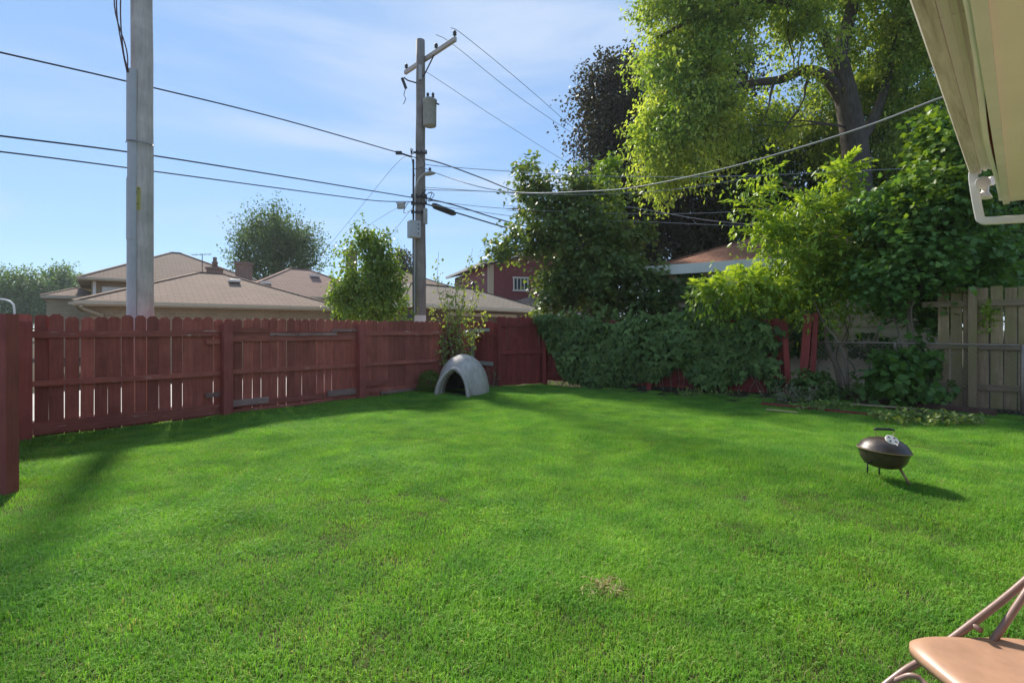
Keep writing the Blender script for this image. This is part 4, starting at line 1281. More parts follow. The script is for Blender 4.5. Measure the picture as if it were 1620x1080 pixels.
# ------------------------------------------------------------------ dog house
def dog_house():
    c = Vector((-1.08, 11.60, terrain(-1.08, 11.60) - 0.02))
    f = Vector((-0.30, -0.954, 0)).normalized(); s = Vector((-f.y, f.x, 0))
    o = thing('dog_house', 'grey plastic igloo dog house with dark arched doorway on the lawn corner', 'dog house', c)
    H, RB = 0.885, 0.575
    def W(lx, ly, z): return c + f * lx + s * ly + Vector((0, 0, z))
    def rad(z): return RB * (max(0.0, 1 - (z / H) ** 2.3)) ** 0.52
    AH, AW = 0.55, 0.315                       # doorway arch: height, half width at the ground
    def arch_w(z, grow=0.0): return (AW + grow) * max(0.0, 1 - (z / (AH + grow)) ** 2.0) ** 0.58
    m = MB()
    NA, NZ = 128, 36
    zs = [H * math.sin(math.pi / 2 * j / NZ) for j in range(NZ + 1)]
    for z in zs:
        for k in range(NA):
            a = 2 * math.pi * k / NA
            r = max(0.002, rad(z)) * (1 + 0.006 * math.cos(a * 14) * (1 if z < 0.7 else 0))
            m.v.append(W(r * math.cos(a), r * math.sin(a), z))
    for j in range(NZ):
        for k in range(NA):
            a = 2 * math.pi * (k + 0.5) / NA
            zc = (zs[j] + zs[j + 1]) / 2
            if math.cos(a) > 0 and abs(rad(zc) * math.sin(a)) < arch_w(zc, -0.015) : continue
            b, d = j * NA + k, j * NA + (k + 1) % NA
            m.f.append((b, d, d + NA, b + NA))
    sh = m.build('shell', M['dog'], o, smooth=True)
    md = sh.modifiers.new('thick', 'SOLIDIFY'); md.thickness = 0.02; md.offset = -1
    # doorway hood: arch swept forward from the shell, with a rolled rim
    t = MB()
    N = 44
    secs = [(0.30, 0.0), (0.52, 0.0), (0.60, 0.004), (0.645, 0.018), (0.66, 0.05), (0.645, 0.082), (0.60, 0.085), (0.48, 0.06), (0.30, 0.05)]
    for lx, grow in secs:
        for k in range(N + 1):
            u = k / N
            th = math.pi * u
            zz = (AH + grow) * math.sin(th) ** 0.85
            ww = arch_w(min(zz, AH + grow - 1e-4), grow) * (1 if u > 0.5 else -1)
            if k in (0, N): ww = (AW + grow) * (1 if u > .5 else -1); zz = 0
            back = 0.10 * (zz / AH) ** 2
            t.v.append(W(lx - back, ww, zz))
    for i in range(len(secs) - 1):
        for k in range(N):
            a = i * (N + 1) + k
            t.f.append((a, a + 1, a + N + 2, a + N + 1))
    t.build('doorway', M['dog'], o, smooth=True)
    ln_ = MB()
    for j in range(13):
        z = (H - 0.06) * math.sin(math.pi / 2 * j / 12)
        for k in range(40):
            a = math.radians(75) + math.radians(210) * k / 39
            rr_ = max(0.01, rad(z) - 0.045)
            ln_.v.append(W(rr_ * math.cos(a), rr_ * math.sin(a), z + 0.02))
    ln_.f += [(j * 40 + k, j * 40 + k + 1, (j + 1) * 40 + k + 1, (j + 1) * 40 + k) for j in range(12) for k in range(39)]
    ln_.build('lining', M['dark_lining'], o, smooth=True)  # dark inner sheet added to paint the doorway's shade
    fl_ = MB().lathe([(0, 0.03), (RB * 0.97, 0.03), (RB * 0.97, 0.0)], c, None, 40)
    fl_.build('floor', M['dark_lining'], o)  # floor takes the same painted shade colour
    sm = MB().lathe([(0.06, 0.0), (0.055, 0.010), (0.03, 0.014), (0, 0.014)], c + Vector((0, 0, H - 0.012)), None, 16)
    sm.build('vent_cap', M['dog'], o, smooth=True)
    return o
dog_house()

# ------------------------------------------------------------------ kettle grill
def grill():
    c = Vector((3.39, 4.78, 0)); c.z = terrain(c.x, c.y)
    o = thing('kettle_grill', 'small black kettle grill with rusty legs standing on the lawn', 'grill', c)
    T = Matrix.Rotation(R(4.5), 3, 'Y')
    rc = c + Vector((0, 0, 0.290))
    MB().lathe([(0.0, -0.158), (0.085, -0.155), (0.145, -0.132), (0.178, -0.085), (0.193, -0.03), (0.200, -0.006), (0.206, -0.004), (0.206, 0.002), (0.197, 0.002), (0.187, -0.03), (0.0, -0.14)], rc, T, 48).build('bowl', M['black_enamel'], o, smooth=True)
    lid = MB().lathe([(0.209, 0.003), (0.211, 0.010), (0.203, 0.018), (0.194, 0.034), (0.168, 0.070), (0.125, 0.098), (0.07, 0.114), (0.0, 0.119)], rc, T, 48).build('lid', M['black_enamel'], o, smooth=True)
    MB().lathe([(0.208, -0.002), (0.2135, 0.002), (0.2135, 0.007), (0.208, 0.0105)], rc, T, 48).build('rim', M['rust'], lid, smooth=True)
    # vent disc on the lid's near slope
    vd = T @ Vector((-0.015, -0.108, 0.114))
    nrm = (T @ Vector((-0.03, -0.62, 0.78))).normalized()
    Q = nrm.to_track_quat('Z', 'Y').to_matrix()
    vent = MB().lathe([(0.0, 0.006), (0.05, 0.006), (0.055, 0.003), (0.055, -0.006)], rc + vd, Q, 24).build('vent', M['soffit'], lid)
    for k in range(4):
        a = k * math.pi / 2 + 0.5
        hl = MB()
        pts = [rc + vd + Q @ Vector((r * math.cos(a + da), r * math.sin(a + da), 0.0075)) for r, da in ((0.02, -0.2), (0.040, -0.24), (0.042, 0), (0.040, 0.24), (0.02, 0.2))]
        hl.add(pts + [p - nrm * 0.003 for p in pts], [(0, 1, 2, 3, 4), (0, 5, 6, 1), (1, 6, 7, 2), (2, 7, 8, 3), (3, 8, 9, 4), (4, 9, 5, 0)])
        hl.build('vent_hole', M['ink'], vent)
    MB().tube([rc + vd + Q @ Vector((0, -.05, .006)), rc + vd + Q @ Vector((0.004, -.072, .010))], 0.006, 6).build('vent_tab', M['soffit'], vent)
    # lid handle: dark grip on thin wires
    top = rc + T @ Vector((0, 0, 0.119))
    MB().tube([top + Vector((-.095, .01, .068)), top + Vector((-.07, .01, .073)), top + Vector((.05, .0, .070)), top + Vector((.085, 0, .062))], [0.008, 0.012, 0.012, 0.008], 10).build('handle', M['dark_steel'], lid, smooth=True)
    hw_ = MB()
    for sx in (-1, 1):
        hw_.tube(catmull([top + Vector((sx * .09, .005, .066)), top + Vector((sx * .085, .005, .03)), top + Vector((sx * .05, .005, -.012))], 4), 0.0028, 5)
    hw_.build('handle_wire', M['rust'], lid)
    for az, lean in ((-50, 0.085), (68, 0.0), (125, 0.0)):
        d = Vector((math.cos(R(az)), math.sin(R(az)), 0))
        a = rc + T @ (d * 0.125 + Vector((0, 0, -0.128)))
        b = Vector((a.x, a.y, 0)) + d * lean
        b.z = terrain(b.x, b.y) + 0.004
        lg = MB().tube([a, b], 0.0105 if az < 0 else 0.007, 10).build('leg', M['rust'] if az < 0 else M['dark_steel'], o, smooth=True)
        MB().tube([b + (a - b).normalized() * 0.03, b - Vector((0, 0, .004)) + d * .008], 0.0125, 8).build('foot', M['dark_steel'], lg)
    MB().tube([rc + T @ Vector((-.15, -.06, -.10)), rc + T @ Vector((-.185, -.075, -.11))], 0.012, 8).build('vent_lever', M['dark_steel'], o)
    return o
grill()

# ------------------------------------------------------------------ folding chair
def chair():
    o = thing('folding_chair', 'tan metal folding chair cut off by the bottom right corner', 'chair', (1.46, 1.45, 0))
    zs = 0.447
    x0, x1, y0, y1 = 1.212, 1.65, 1.245, 1.665
    m = MB()
    NX, NY = 18, 18
    def sup(u, v):
        # rounded-corner outline from a square grid
        k = 0.30
        x, y = u, v
        r = max(abs(x), abs(y))
        if r > 0:
            L = (abs(x) ** 5 + abs(y) ** 5) ** 0.2
            x, y = x / L * r, y / L * r
        return x, y
    def surf(u, v):
        x, y = sup(u, v)
        r = max(abs(u), abs(v))
        z = zs - 0.014 * (1 - min(1, (x * x + y * y))) - (0.020 * max(0, (r - 0.86) / 0.14) ** 1.6)
        wx = 1.0 + 0.0 * x
        yy = y * (1.0 - 0.07 * (x + 1) / 2)
        return Vector(((x0 + x1) / 2 + x * (x1 - x0) / 2, (y0 + y1) / 2 + yy * (y1 - y0) / 2, z))
    g = [-1, -0.97, -0.93, -0.88] + [(-0.8 + 1.6 * i / 10) for i in range(11)] + [0.88, 0.93, 0.97, 1]
    n = len(g)
    for v in g:
        for u in g: m.v.append(surf(u, v))
    for j in range(n - 1):
        for i in range(n - 1):
            m.f.append((j * n + i, j * n + i + 1, (j + 1) * n + i + 1, (j + 1) * n + i))
    # turned-down skirt
    loop = [i for i in range(n)] + [j * n + n - 1 for j in range(1, n)] + [(n - 1) * n + i for i in range(n - 2, -1, -1)] + [j * n for j in range(n - 2, 0, -1)]
    b = len(m.v)
    for q in loop: m.v.append(m.v[q] - Vector((0, 0, 0.022)))
    for q in range(len(loop)):
        q2 = (q + 1) % len(loop)
        m.f.append((loop[q2], loop[q], b + q, b + q2))
    st = m.build('seat', M['chair'], o, smooth=True)
    sd = st.modifiers.new('thick', 'SOLIDIFY'); sd.thickness = 0.004; sd.offset = -1
    # side tubes: front foot up to the top of the back; rear legs crossing under the seat
    for y in (y1 - 0.010, y0 + 0.010):
        a = [Vector((0.84, y, 0.0)), Vector((1.186, y, 0.287)), Vector((1.296, y, 0.362)), Vector((1.426, y, 0.456)), Vector((1.615, y, 0.606)), Vector((1.80, y, 0.79)), Vector((1.88, y, 0.90))]
        MB().tube(catmull(a, 5), 0.0115, 12).build('frame_tube', M['chair_tube'], o, smooth=True)
        bq = [Vector((1.86, y - 0.035 * (1 if y > 1.4 else -1), 0.0)), Vector((1.62, y - 0.035 * (1 if y > 1.4 else -1), 0.30)), Vector((1.44, y - 0.03 * (1 if y > 1.4 else -1), 0.405))]
        MB().tube(catmull(bq, 5), 0.010, 10).build('leg', M['chair_tube'], o, smooth=True)
        cq = [Vector((1.46, y - 0.03 * (1 if y > 1.4 else -1), 0.40)), Vector((1.517, y - 0.03 * (1 if y > 1.4 else -1), 0.477)), Vector((1.60, y - 0.03 * (1 if y > 1.4 else -1), 0.60)), Vector((1.80, y - 0.016 * (1 if y > 1.4 else -1), 0.83))]
        MB().tube(cq, 0.0105, 10).build('back_strut', M['chair_tube'], o, smooth=True)
        MB().tube([Vector((1.452, y + .012, 0.472)), Vector((1.452, y - 0.03, 0.472))], 0.009, 8).build('rivet', M['chair_tube'], o, smooth=True)
    MB().tube(catmull([Vector((1.20, y1 - .014, 0.296)), Vector((1.235, y1 - .045, 0.335)), Vector((1.258, y1 - .08, 0.325)), Vector((1.262, (y0 + y1) / 2, 0.30)), Vector((1.258, y0 + .08, 0.325)), Vector((1.235, y0 + .045, 0.335)), Vector((1.20, y0 + .014, 0.296))], 6), 0.008, 8).build('stretcher', M['chair_tube'], o, smooth=True)
    MB().tube([Vector((1.72, y1 - .04, 0.15)), Vector((1.72, y0 + .04, 0.15))], 0.008, 8).build('stretcher', M['chair_tube'], o, smooth=True)
    bk = MB()
    for j in range(9):
        y = y0 + 0.005 + (y1 - y0 - 0.01) * j / 8
        cv = 0.04 * (1 - ((j - 4) / 4) ** 2)
        for dz in (0, 0.05, 0.10, 0.16):
            bk.v.append(Vector((1.79 + dz * 0.75 + cv, y, 0.77 + dz)))
    bk.f += [(j * 4 + i, j * 4 + i + 1, j * 4 + i + 5, j * 4 + i + 4) for j in range(8) for i in range(3)]
    bo_ = bk.build('backrest', M['chair'], o, smooth=True)
    q = bo_.modifiers.new('thick', 'SOLIDIFY'); q.thickness = 0.006
    return o
chair()

# ------------------------------------------------------------------ planks lying in front of the chain-link
def plank(label, a, b, w, t, mat, z=0.02, group='scrap boards by the chain-link fence'):
    A, B = Vector(a), Vector(b)
    A = Vector((A.x, A.y, terrain(A.x, A.y) + z)); B = Vector((B.x, B.y, terrain(B.x, B.y) + z))
    mid = (A + B) / 2
    d = B - A
    m = MB().bar(Vector((-d.length / 2, 0, 0)), Vector((d.length / 2, 0, 0)), w, t).mesh('scrap_board', M[mat])
    o = piece('scrap_board', m, None, mid, (0, -math.atan2(d.z, d.xy.length), math.atan2(d.y, d.x)))
    bv = o.modifiers.new('bevel', 'BEVEL'); bv.width = 0.004; bv.segments = 1
    tag(o, label, 'board', group)
    return o
def G(px, py):
    Z = FPX * EYE / (py - HORY)
    return ((px - 810) / FPX * Z, Z, 0)
plank('thick red-brown beam lying along the foot of the chain-link', G(1335, 637), G(1575, 664), 0.13, 0.09, 'plank', 0.06)
plank('dark board lying just in front of the thick beam', G(1352, 645), G(1480, 661), 0.12, 0.035, 'plank', 0.03)
plank('reddish board lying in front of the leaning red posts', G(1205, 641), G(1400, 660), 0.10, 0.04, 'red2_x', 0.03)
plank('short pale lath on the grass left of the board pile', G(1212, 651), G(1262, 656), 0.045, 0.02, 'plank_pale', 0.035)
plank('thin pale lath across the weeds at the right of the board pile', G(1480, 660), G(1548, 669), 0.035, 0.02, 'plank_pale', 0.05)
plank('long thin lath across the middle of the board pile', G(1330, 648), G(1450, 657), 0.035, 0.02, 'plank_pale', 0.075)

# ------------------------------------------------------------------ vegetation
def tri_mesh(name, V, T, tone, mat, origin):
    me = bpy.data.meshes.new(name)
    V = np.asarray(V, np.float32) - np.asarray(origin, np.float32)
    T = np.asarray(T, np.int32)
    me.vertices.add(len(V)); me.vertices.foreach_set('co', V.ravel())
    me.loops.add(T.size); me.loops.foreach_set('vertex_index', T.ravel())
    me.polygons.add(len(T))
    me.polygons.foreach_set('loop_start', np.arange(0, T.size, 3, dtype=np.int32))
    me.polygons.foreach_set('loop_total', np.full(len(T), 3, np.int32))
    a = me.attributes.new('leaf_tone', 'FLOAT', 'POINT')
    a.data.foreach_set('value', np.asarray(tone, np.float32))
    me.update(calc_edges=True)
    me.materials.append(mat)
    return me

def fan(outline, fold=0.12, cup=0.05):
    """leaf outline (x across, y along) -> folded blade around its midrib"""
    pts = [(0.0, 0.42, 0.0)] + [(x, y, abs(x) * fold - cup * (y - 0.4) ** 2 * 2) for x, y in outline]
    n = len(outline)
    return np.array(pts), np.array([(0, i + 1, (i + 1) % n + 1) for i in range(n)])
DIAMOND = (np.array([(0, 0, 0), (0.32, 0.45, 0.10), (0, 1, -0.05), (-0.32, 0.45, 0.10)]), np.array([(0, 1, 2), (0, 2, 3)]))
OVAL4 = (np.array([(0, 0, 0), (0.24, 0.4, 0.08), (0, 1, -0.06), (-0.24, 0.4, 0.08)]), np.array([(0, 1, 2), (0, 2, 3)]))
OVAL6 = (np.array([(0, 0, 0), (0.25, 0.28, 0.06), (0.22, 0.66, 0.05), (0, 1, -0.06), (-0.22, 0.66, 0.05), (-0.25, 0.28, 0.06)]), np.array([(0, 1, 2), (0, 2, 3), (0, 3, 4), (0, 4, 5)]))
SLIM = (np.array([(0, 0, 0), (0.16, 0.4, 0.05), (0, 1, -0.08), (-0.16, 0.4, 0.05)]), np.array([(0, 1, 2), (0, 2, 3)]))
MAPLE = fan([(0, 0), (0.34, 0.06), (0.55, 0.34), (0.26, 0.44), (0.36, 0.78), (0.12, 0.70), (0, 1.05), (-0.12, 0.70), (-0.36, 0.78), (-0.26, 0.44), (-0.55, 0.34), (-0.34, 0.06)])
IVY = fan([(0, 0.10), (0.20, -0.04), (0.48, 0.10), (0.60, 0.46), (0.27, 0.50), (0.17, 0.74), (0.0, 1.12), (-0.17, 0.74), (-0.27, 0.50), (-0.60, 0.46), (-0.48, 0.10), (-0.20, -0.04)], 0.18, 0.10)
OVAL = fan([(0, 0), (0.24, 0.18), (0.32, 0.45), (0.2, 0.78), (0, 1.0), (-0.2, 0.78), (-0.32, 0.45), (-0.24, 0.18)], 0.2, 0.1)

def norm(a):
    return a / np.maximum(np.linalg.norm(a, axis=-1, keepdims=True), 1e-9)

def place(tm, pos, fwd, nrm, size):
    """copies of a leaf outline at pos, tip along fwd, face along nrm"""
    tv, tt = tm
    f = norm(fwd)
    n = nrm - f * np.sum(nrm * f, -1, keepdims=True)
    n = norm(n)
    r = np.cross(f, n)
    s = np.asarray(size)[:, None, None]
    V = (r[:, None, :] * tv[None, :, 0:1] + f[:, None, :] * tv[None, :, 1:2] + n[:, None, :] * tv[None, :, 2:3]) * s + pos[:, None, :]
    k = len(tv)
    T = tt[None] + (np.arange(len(pos)) * k)[:, None, None]
    return V.reshape(-1, 3), T.reshape(-1, 3), k

def rdir(rng, n):
    return norm(rng.normal(size=(n, 3)))

def cloud(rng, blobs, ntwig, tl, nleaf, size, droop=0.3, tm=DIAMOND, spread=0.06, inner=0.45, up=0.9, gap=0.0, gs=2.0, shell=2.4, tone_sd=0.25, tone_mu=0.45, clump=1, csig=0.3):
    """leaves strung along twigs spread through a crown made of ellipsoids; returns V, T, tone, twig lines"""
    C = np.array([b[0] for b in blobs], float); Rr = np.array([b[1] for b in blobs], float)
    wgt = np.array([(b[2] if len(b) > 2 else 1.0) for b in blobs]) * np.prod(Rr, axis=1) ** (2 / 3)
    idx = rng.choice(len(blobs), ntwig, p=wgt / wgt.sum())
    d = rdir(rng, ntwig)
    rr = (inner ** shell + (1 - inner ** shell) * rng.uniform(size=ntwig)) ** (1 / shell)
    p0 = C[idx] + Rr[idx] * d * rr[:, None]
    if clump > 1:       # twigs gathered into leafy sprays with gaps between them
        own = (np.arange(ntwig) // clump) * clump
        p0 = p0[own] + rng.normal(0, csig, (ntwig, 3)) * np.array([1, 1, 0.7])
        d = norm(d[own] + 0.6 * rdir(rng, ntwig)); idx = idx[own]
    if gap > 0:
        q = p0 * gs
        g = np.sin(q[:, 0] + 1.3 * np.sin(q[:, 1] * 0.9)) + np.sin(q[:, 1] * 1.17 + 1.1 * np.sin(q[:, 2])) + np.sin(q[:, 2] * 1.31 + 1.2 * np.sin(q[:, 0] * 0.8))
        keep = (g > -3 + 6 * gap * 0.62) | (rng.uniform(size=ntwig) < 0.12)
        p0, d, idx = p0[keep], d[keep], idx[keep]
    n = len(p0)
    ax = norm(d * 0.75 + rdir(rng, n) * 0.65 + np.array([0, 0, 0.25 - droop]))
    L = tl * rng.uniform(0.6, 1.35, n)
    t = (np.arange(nleaf)[None] + rng.uniform(0, 1, (n, nleaf))) / nleaf
    pos = p0[:, None] + ax[:, None] * (L[:, None] * t)[..., None] + np.array([0, 0, -1.0]) * (droop * 0.55 * L[:, None] * t ** 2)[..., None]
    pos = pos + rng.normal(0, spread, pos.shape)
    fw = ax[:, None] * 0.5 + rng.normal(0, 0.6, pos.shape) + np.array([0, 0, -0.35 - 0.4 * droop])
    nm = np.array([0, 0, up]) + d[:, None] * 0.55 + rng.normal(0, 0.42, pos.shape)
    tw_tone = (rng.normal(0, tone_sd * 0.7, n)[(np.arange(n) // max(1, clump)) * max(1, clump)] if clump > 1 else rng.normal(0, tone_sd * 0.6, n))[:, None] + rng.normal(tone_mu, tone_sd * 0.7, (n, nleaf))
    sz = size * rng.uniform(0.65, 1.25, (n, nleaf))
    V, T, k = place(tm, pos.reshape(-1, 3), fw.reshape(-1, 3), nm.reshape(-1, 3), sz.ravel())
    tone = np.repeat(np.clip(tw_tone, 0, 1).ravel(), k)
    return V, T, tone, (p0, ax, L)

def crown_part(parent, res, mat, name='crown'):
    V, T, tone = res[:3]
    q = parent
    me = tri_mesh(name, V, T, tone, mat, ORG[q.name])
    o = bpy.data.objects.new(name, me)
    _setup(o, parent)
    return o

def twig_part(parent, tw, mat, n, r=0.006, droop=0.3, name='twig'):
    """thin twigs that carry the leaves"""
    p0, ax, Ln = tw
    sel_ = np.random.default_rng(1).permutation(len(p0))[:n]
    p0, ax, Ln = p0[sel_], ax[sel_], Ln[sel_]
    m = len(p0)
    off = np.array([[1, 0, 0], [-.5, .87, 0], [-.5, -.87, 0.3]])
    rows = []
    for t in (-0.35, 0.0, 0.4, 0.8):
        c = p0 + ax * (Ln * t)[:, None] + np.array([0, 0, -1.0]) * (droop * 0.55 * Ln * t * abs(t))[:, None]
        rows.append(c[:, None, :] + off[None] * (r * (1.1 - 0.9 * max(0, t))))
    V = np.stack(rows, 1).reshape(m, 12, 3)
    f = []
    for k in range(3):
        for q in range(3):
            a, b = k * 3 + q, k * 3 + (q + 1) % 3
            f += [(a, b, b + 3), (a, b + 3, a + 3)]
    F = np.array(f)[None] + (np.arange(m) * 12)[:, None, None]
    return crown_part(parent, (V.reshape(-1, 3), F.reshape(-1, 3), np.zeros(m * 12)), mat, name)

def wob(a, b, n, amp, rg):
    """crooked line from a to b"""
    a, b = Vector(a), Vector(b)
    out = []
    for i in range(n + 1):
        t = i / n
        j = 0 if i in (0, n) else amp * (b - a).length
        out.append(a.lerp(b, t) + Vector((rg.uniform(-j, j), rg.uniform(-j, j), rg.uniform(-j, j) * 0.6)))
    return catmull(out, 4)

def taper(n, r0, r1):
    return [r0 + (r1 - r0) * (i / (n - 1)) ** 0.8 for i in range(n)]

def limbs(parent, base, blobs, rg, r0, mat, fork=0.35, name='branch', sub=4):
    """branches from the trunk line to every ellipsoid of the crown"""
    m = MB()
    base = [Vector(p) for p in base]
    for bl in blobs:
        c, rr = Vector(bl[0]), bl[1]
        below = [p for p in base if p.z < c.z - 0.15 * (c - p).length] or base[:2]
        s = min(below, key=lambda p: (p - c).length)
        l = wob(s, c, 4, 0.06, rg)
        m.tube(l, taper(len(l), r0, r0 * 0.3), 6, cap=False)
        for _ in range(sub):
            st = l[rg.randrange(len(l) // 3, len(l))]
            e = c + Vector((rg.uniform(-1, 1) * rr[0], rg.uniform(-1, 1) * rr[1], rg.uniform(-.6, 1) * rr[2])) * 0.85
            l2 = wob(st, e, 3, 0.08, rg)
            m.tube(l2, taper(len(l2), r0 * 0.35, r0 * 0.08), 4, cap=False)
    return m.build(name, mat, parent, smooth=True)

def B(px, py, Z, rx, ry, dep=None, w=1.0):
    c = at(px, py, Z)
    x, z = rx * Z / FPX, ry * Z / FPX
    return (tuple(c), (x, dep if dep else (x + z) / 2, z), w)

def trunk_part(parent, pts, r0, r1, mat, n=10, name='trunk'):
    l = catmull(pts, 5)
    return MB().tube(l, taper(len(l), r0, r1), n, cap=False).build(name, mat, parent, smooth=True), l

L = {}
L['locust'] = leafmat('locust_leaf', (0.15, 0.26, 0.040), (0.52, 0.60, 0.14), trans=0.54, rough=0.5)
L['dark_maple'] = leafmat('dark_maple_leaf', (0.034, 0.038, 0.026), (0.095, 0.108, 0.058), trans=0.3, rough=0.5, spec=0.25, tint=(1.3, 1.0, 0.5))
L['backtree'] = leafmat('shade_tree_leaf', (0.0728, 0.1411, 0.03185), (0.1707, 0.2844, 0.0637), trans=0.4, rough=0.5)
L['maple'] = leafmat('young_maple_leaf', (0.07465, 0.1659, 0.03732), (0.1867, 0.3421, 0.06221), trans=0.42, rough=0.45)
L['olive_maple'] = leafmat('olive_maple_leaf', (0.075, 0.14, 0.034), (0.25, 0.33, 0.085), trans=0.45, rough=0.42)
L['lime'] = leafmat('lime_leaf', (0.1375, 0.2406, 0.03025), (0.2612, 0.385, 0.04813), trans=0.45, rough=0.45)
L['heaven'] = leafmat('compound_leaflet', (0.165, 0.29, 0.032), (0.43, 0.54, 0.07), trans=0.48, rough=0.4)
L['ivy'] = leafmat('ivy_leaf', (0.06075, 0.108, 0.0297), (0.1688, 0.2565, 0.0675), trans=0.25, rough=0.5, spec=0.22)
L['sap'] = leafmat('sapling_leaf', (0.17, 0.23, 0.055), (0.42, 0.46, 0.15), trans=0.42, rough=0.4)
L['far'] = leafmat('far_tree_leaf', (0.081, 0.153, 0.0504), (0.171, 0.27, 0.081), trans=0.4, rough=0.6)
L['bush'] = leafmat('alley_bush_leaf', (0.117, 0.2244, 0.039), (0.3219, 0.4581, 0.06825), trans=0.45, rough=0.45)
L['moss'] = leafmat('mossy_leaf', (0.09, 0.15, 0.015), (0.16, 0.22, 0.03), trans=0.3, rough=0.6)
L['weed'] = leafmat('weed_leaf', (0.13, 0.2015, 0.0455), (0.312, 0.377, 0.091), trans=0.35, rough=0.5)
L['dryweed'] = leafmat('dry_weed', (0.156, 0.156, 0.091), (0.312, 0.312, 0.195), trans=0.3, rough=0.6)

def tree(name, label, cat, base, group=None):
    return thing(name, label, cat, base, 0, group)

# --- big light-green tree behind the right-hand garage
rng = np.random.default_rng(21); rg = random.Random(21)
Zt = 18.6
tb_ = at(1352, 522, Zt); base = Vector((tb_.x, Zt, 0))
T = tree('tall_tree', 'huge light green tree with thick dark trunk and drooping foliage behind the right garage', 'tree', base, 'trees behind the right-hand garage')
tp = [base, Vector((base.x, Zt, 3.0)), at(1356, 300, Zt), at(1352, 230, Zt), at(1340, 160, Zt), at(1328, 105, Zt)]
_, tl_ = trunk_part(T, tp, 0.60, 0.33, M['bark'], 14)
l1 = catmull([at(1350, 215, Zt), at(1328, 150, Zt), at(1300, 118, Zt - .2), at(1268, 112, Zt - .5), at(1235, 126, Zt - .8), at(1185, 132, Zt - 1.2), at(1110, 150, Zt - 1.6), at(1040, 165, Zt - 1.9)], 5)
l2 = catmull([at(1328, 105, Zt), at(1335, 60, Zt + .2), at(1348, 10, Zt + .4), at(1352, -60, Zt + .6)], 5)
l3 = catmull([at(1325, 110, Zt), at(1300, 50, Zt - .4), at(1272, 18, Zt - .8), at(1225, 0, Zt - 1.2), at(1170, 8, Zt - 1.4), at(1100, 30, Zt - 1.7), at(1040, 60, Zt - 1.9)], 5)
l4 = catmull([at(1352, 240, Zt), at(1390, 170, Zt + .3), at(1410, 90, Zt + .5), at(1420, 0, Zt + .6)], 5)
mb = MB()
mb.tube(l1, taper(len(l1), 0.28, 0.06), 10, cap=False)
mb.tube(l2, taper(len(l2), 0.30, 0.16), 10, cap=False)
mb.tube(l3, taper(len(l3), 0.20, 0.05), 8, cap=False)
mb.tube(l4, taper(len(l4), 0.22, 0.10), 8, cap=False)
for a, b in (((1225, 128), (1205, 195)), ((1282, 116), (1262, 175)), ((1262, 175), (1240, 210)), ((1195, 15), (1172, 60)), ((1172, 60), (1160, 95)), ((1110, 150), (1070, 110))):
    l = wob(at(a[0], a[1], Zt - 1), at(b[0], b[1], Zt - 1.2), 3, 0.07, rg)
    mb.tube(l, taper(len(l), 0.06, 0.02), 5, cap=False)
mb.build('limb', M['bark'], T, smooth=True)
bl = [B(1088, 70, 17, 58, 62), B(1066, 140, 16.8, 44, 60), B(1110, 160, 16.8, 56, 60), B(1052, 215, 16.6, 28, 56, None, 1.3), B(1034, 262, 16.5, 15, 30, 0.5, 1.8),
      B(1130, 205, 17, 50, 40), B(1110, -10, 17, 90, 55), B(1065, 20, 17, 42, 45), B(1175, 60, 17.2, 36, 32, None, .4), B(1180, 190, 18.3, 55, 30, None, .6),
      B(1270, 55, 17.4, 38, 36, None, .8), B(1240, 0, 17, 70, 30), B(1300, 185, 20.5, 45, 55, None, .8), B(1330, 20, 19, 55, 40, None, .7),
      B(1400, 90, 19.5, 55, 80, None, .8), B(1425, 180, 19.5, 55, 80, None, .7), B(1390, 0, 19, 70, 60, None, .8), B(1440, 40, 18.5, 50, 80, None, .8),
      B(1250, -90, 18, 200, 60, 4, .7), B(1420, -90, 19, 120, 60, 3.5, .7), B(1240, 165, 18, 55, 32, None, .5), B(1215, 90, 18, 30, 40, None, .15), B(1095, 228, 16.8, 46, 34)]
res_ = cloud(rng, bl, 8200, 0.65, 14, 0.135, droop=0.5, tm=OVAL6, spread=0.09, inner=0.3, gap=0.2, gs=1.7, up=0.7, clump=20, csig=0.28, tone_sd=.34)
crown_part(T, res_, L['locust'])
twig_part(T, res_[3], M['bark'], 2600, 0.007, 0.62, 'hanging_twig')
limbs(T, l1 + l3 + l2[4:] + l4[6:], bl[0:3] + bl[5:8] + bl[10:12] + bl[14:18], rg, 0.035, M['bark'], sub=3, name='twig')

# --- dark maple left of it
rng = np.random.default_rng(22); rg = random.Random(22)
Zd = 24.5
b0 = at(1075, 522, Zd); base = Vector((b0.x, Zd, 0))
T = tree('maple_tree', 'tall dark purple-green maple left of the huge light green tree', 'tree', base, 'trees behind the right-hand garage')
_, tl_ = trunk_part(T, [base, at(1075, 430, Zd), at(1070, 330, Zd), at(1050, 220, Zd), at(1040, 120, Zd)], 0.5, 0.12, M['bark'])
bl = [B(968, 185, Zd, 44, 72), B(985, 105, Zd, 32, 28), B(950, 150, Zd, 32, 42), B(965, 290, Zd, 42, 50), B(975, 345, Zd, 50, 45), B(1010, 150, Zd, 55, 70), B(960, 235, Zd, 38, 45), B(1060, 240, Zd, 110, 90), B(1000, 300, Zd, 70, 55), B(1090, 330, Zd, 120, 70),
      B(1170, 270, Zd + 1, 80, 80), B(1150, 100, Zd + 1, 40, 35), B(1160, 150, Zd + 1, 40, 60), B(1180, 350, Zd + 1, 80, 50), B(1060, 400, Zd, 100, 45), B(1000, 385, Zd, 60, 55), B(950, 300, Zd, 25, 35)]
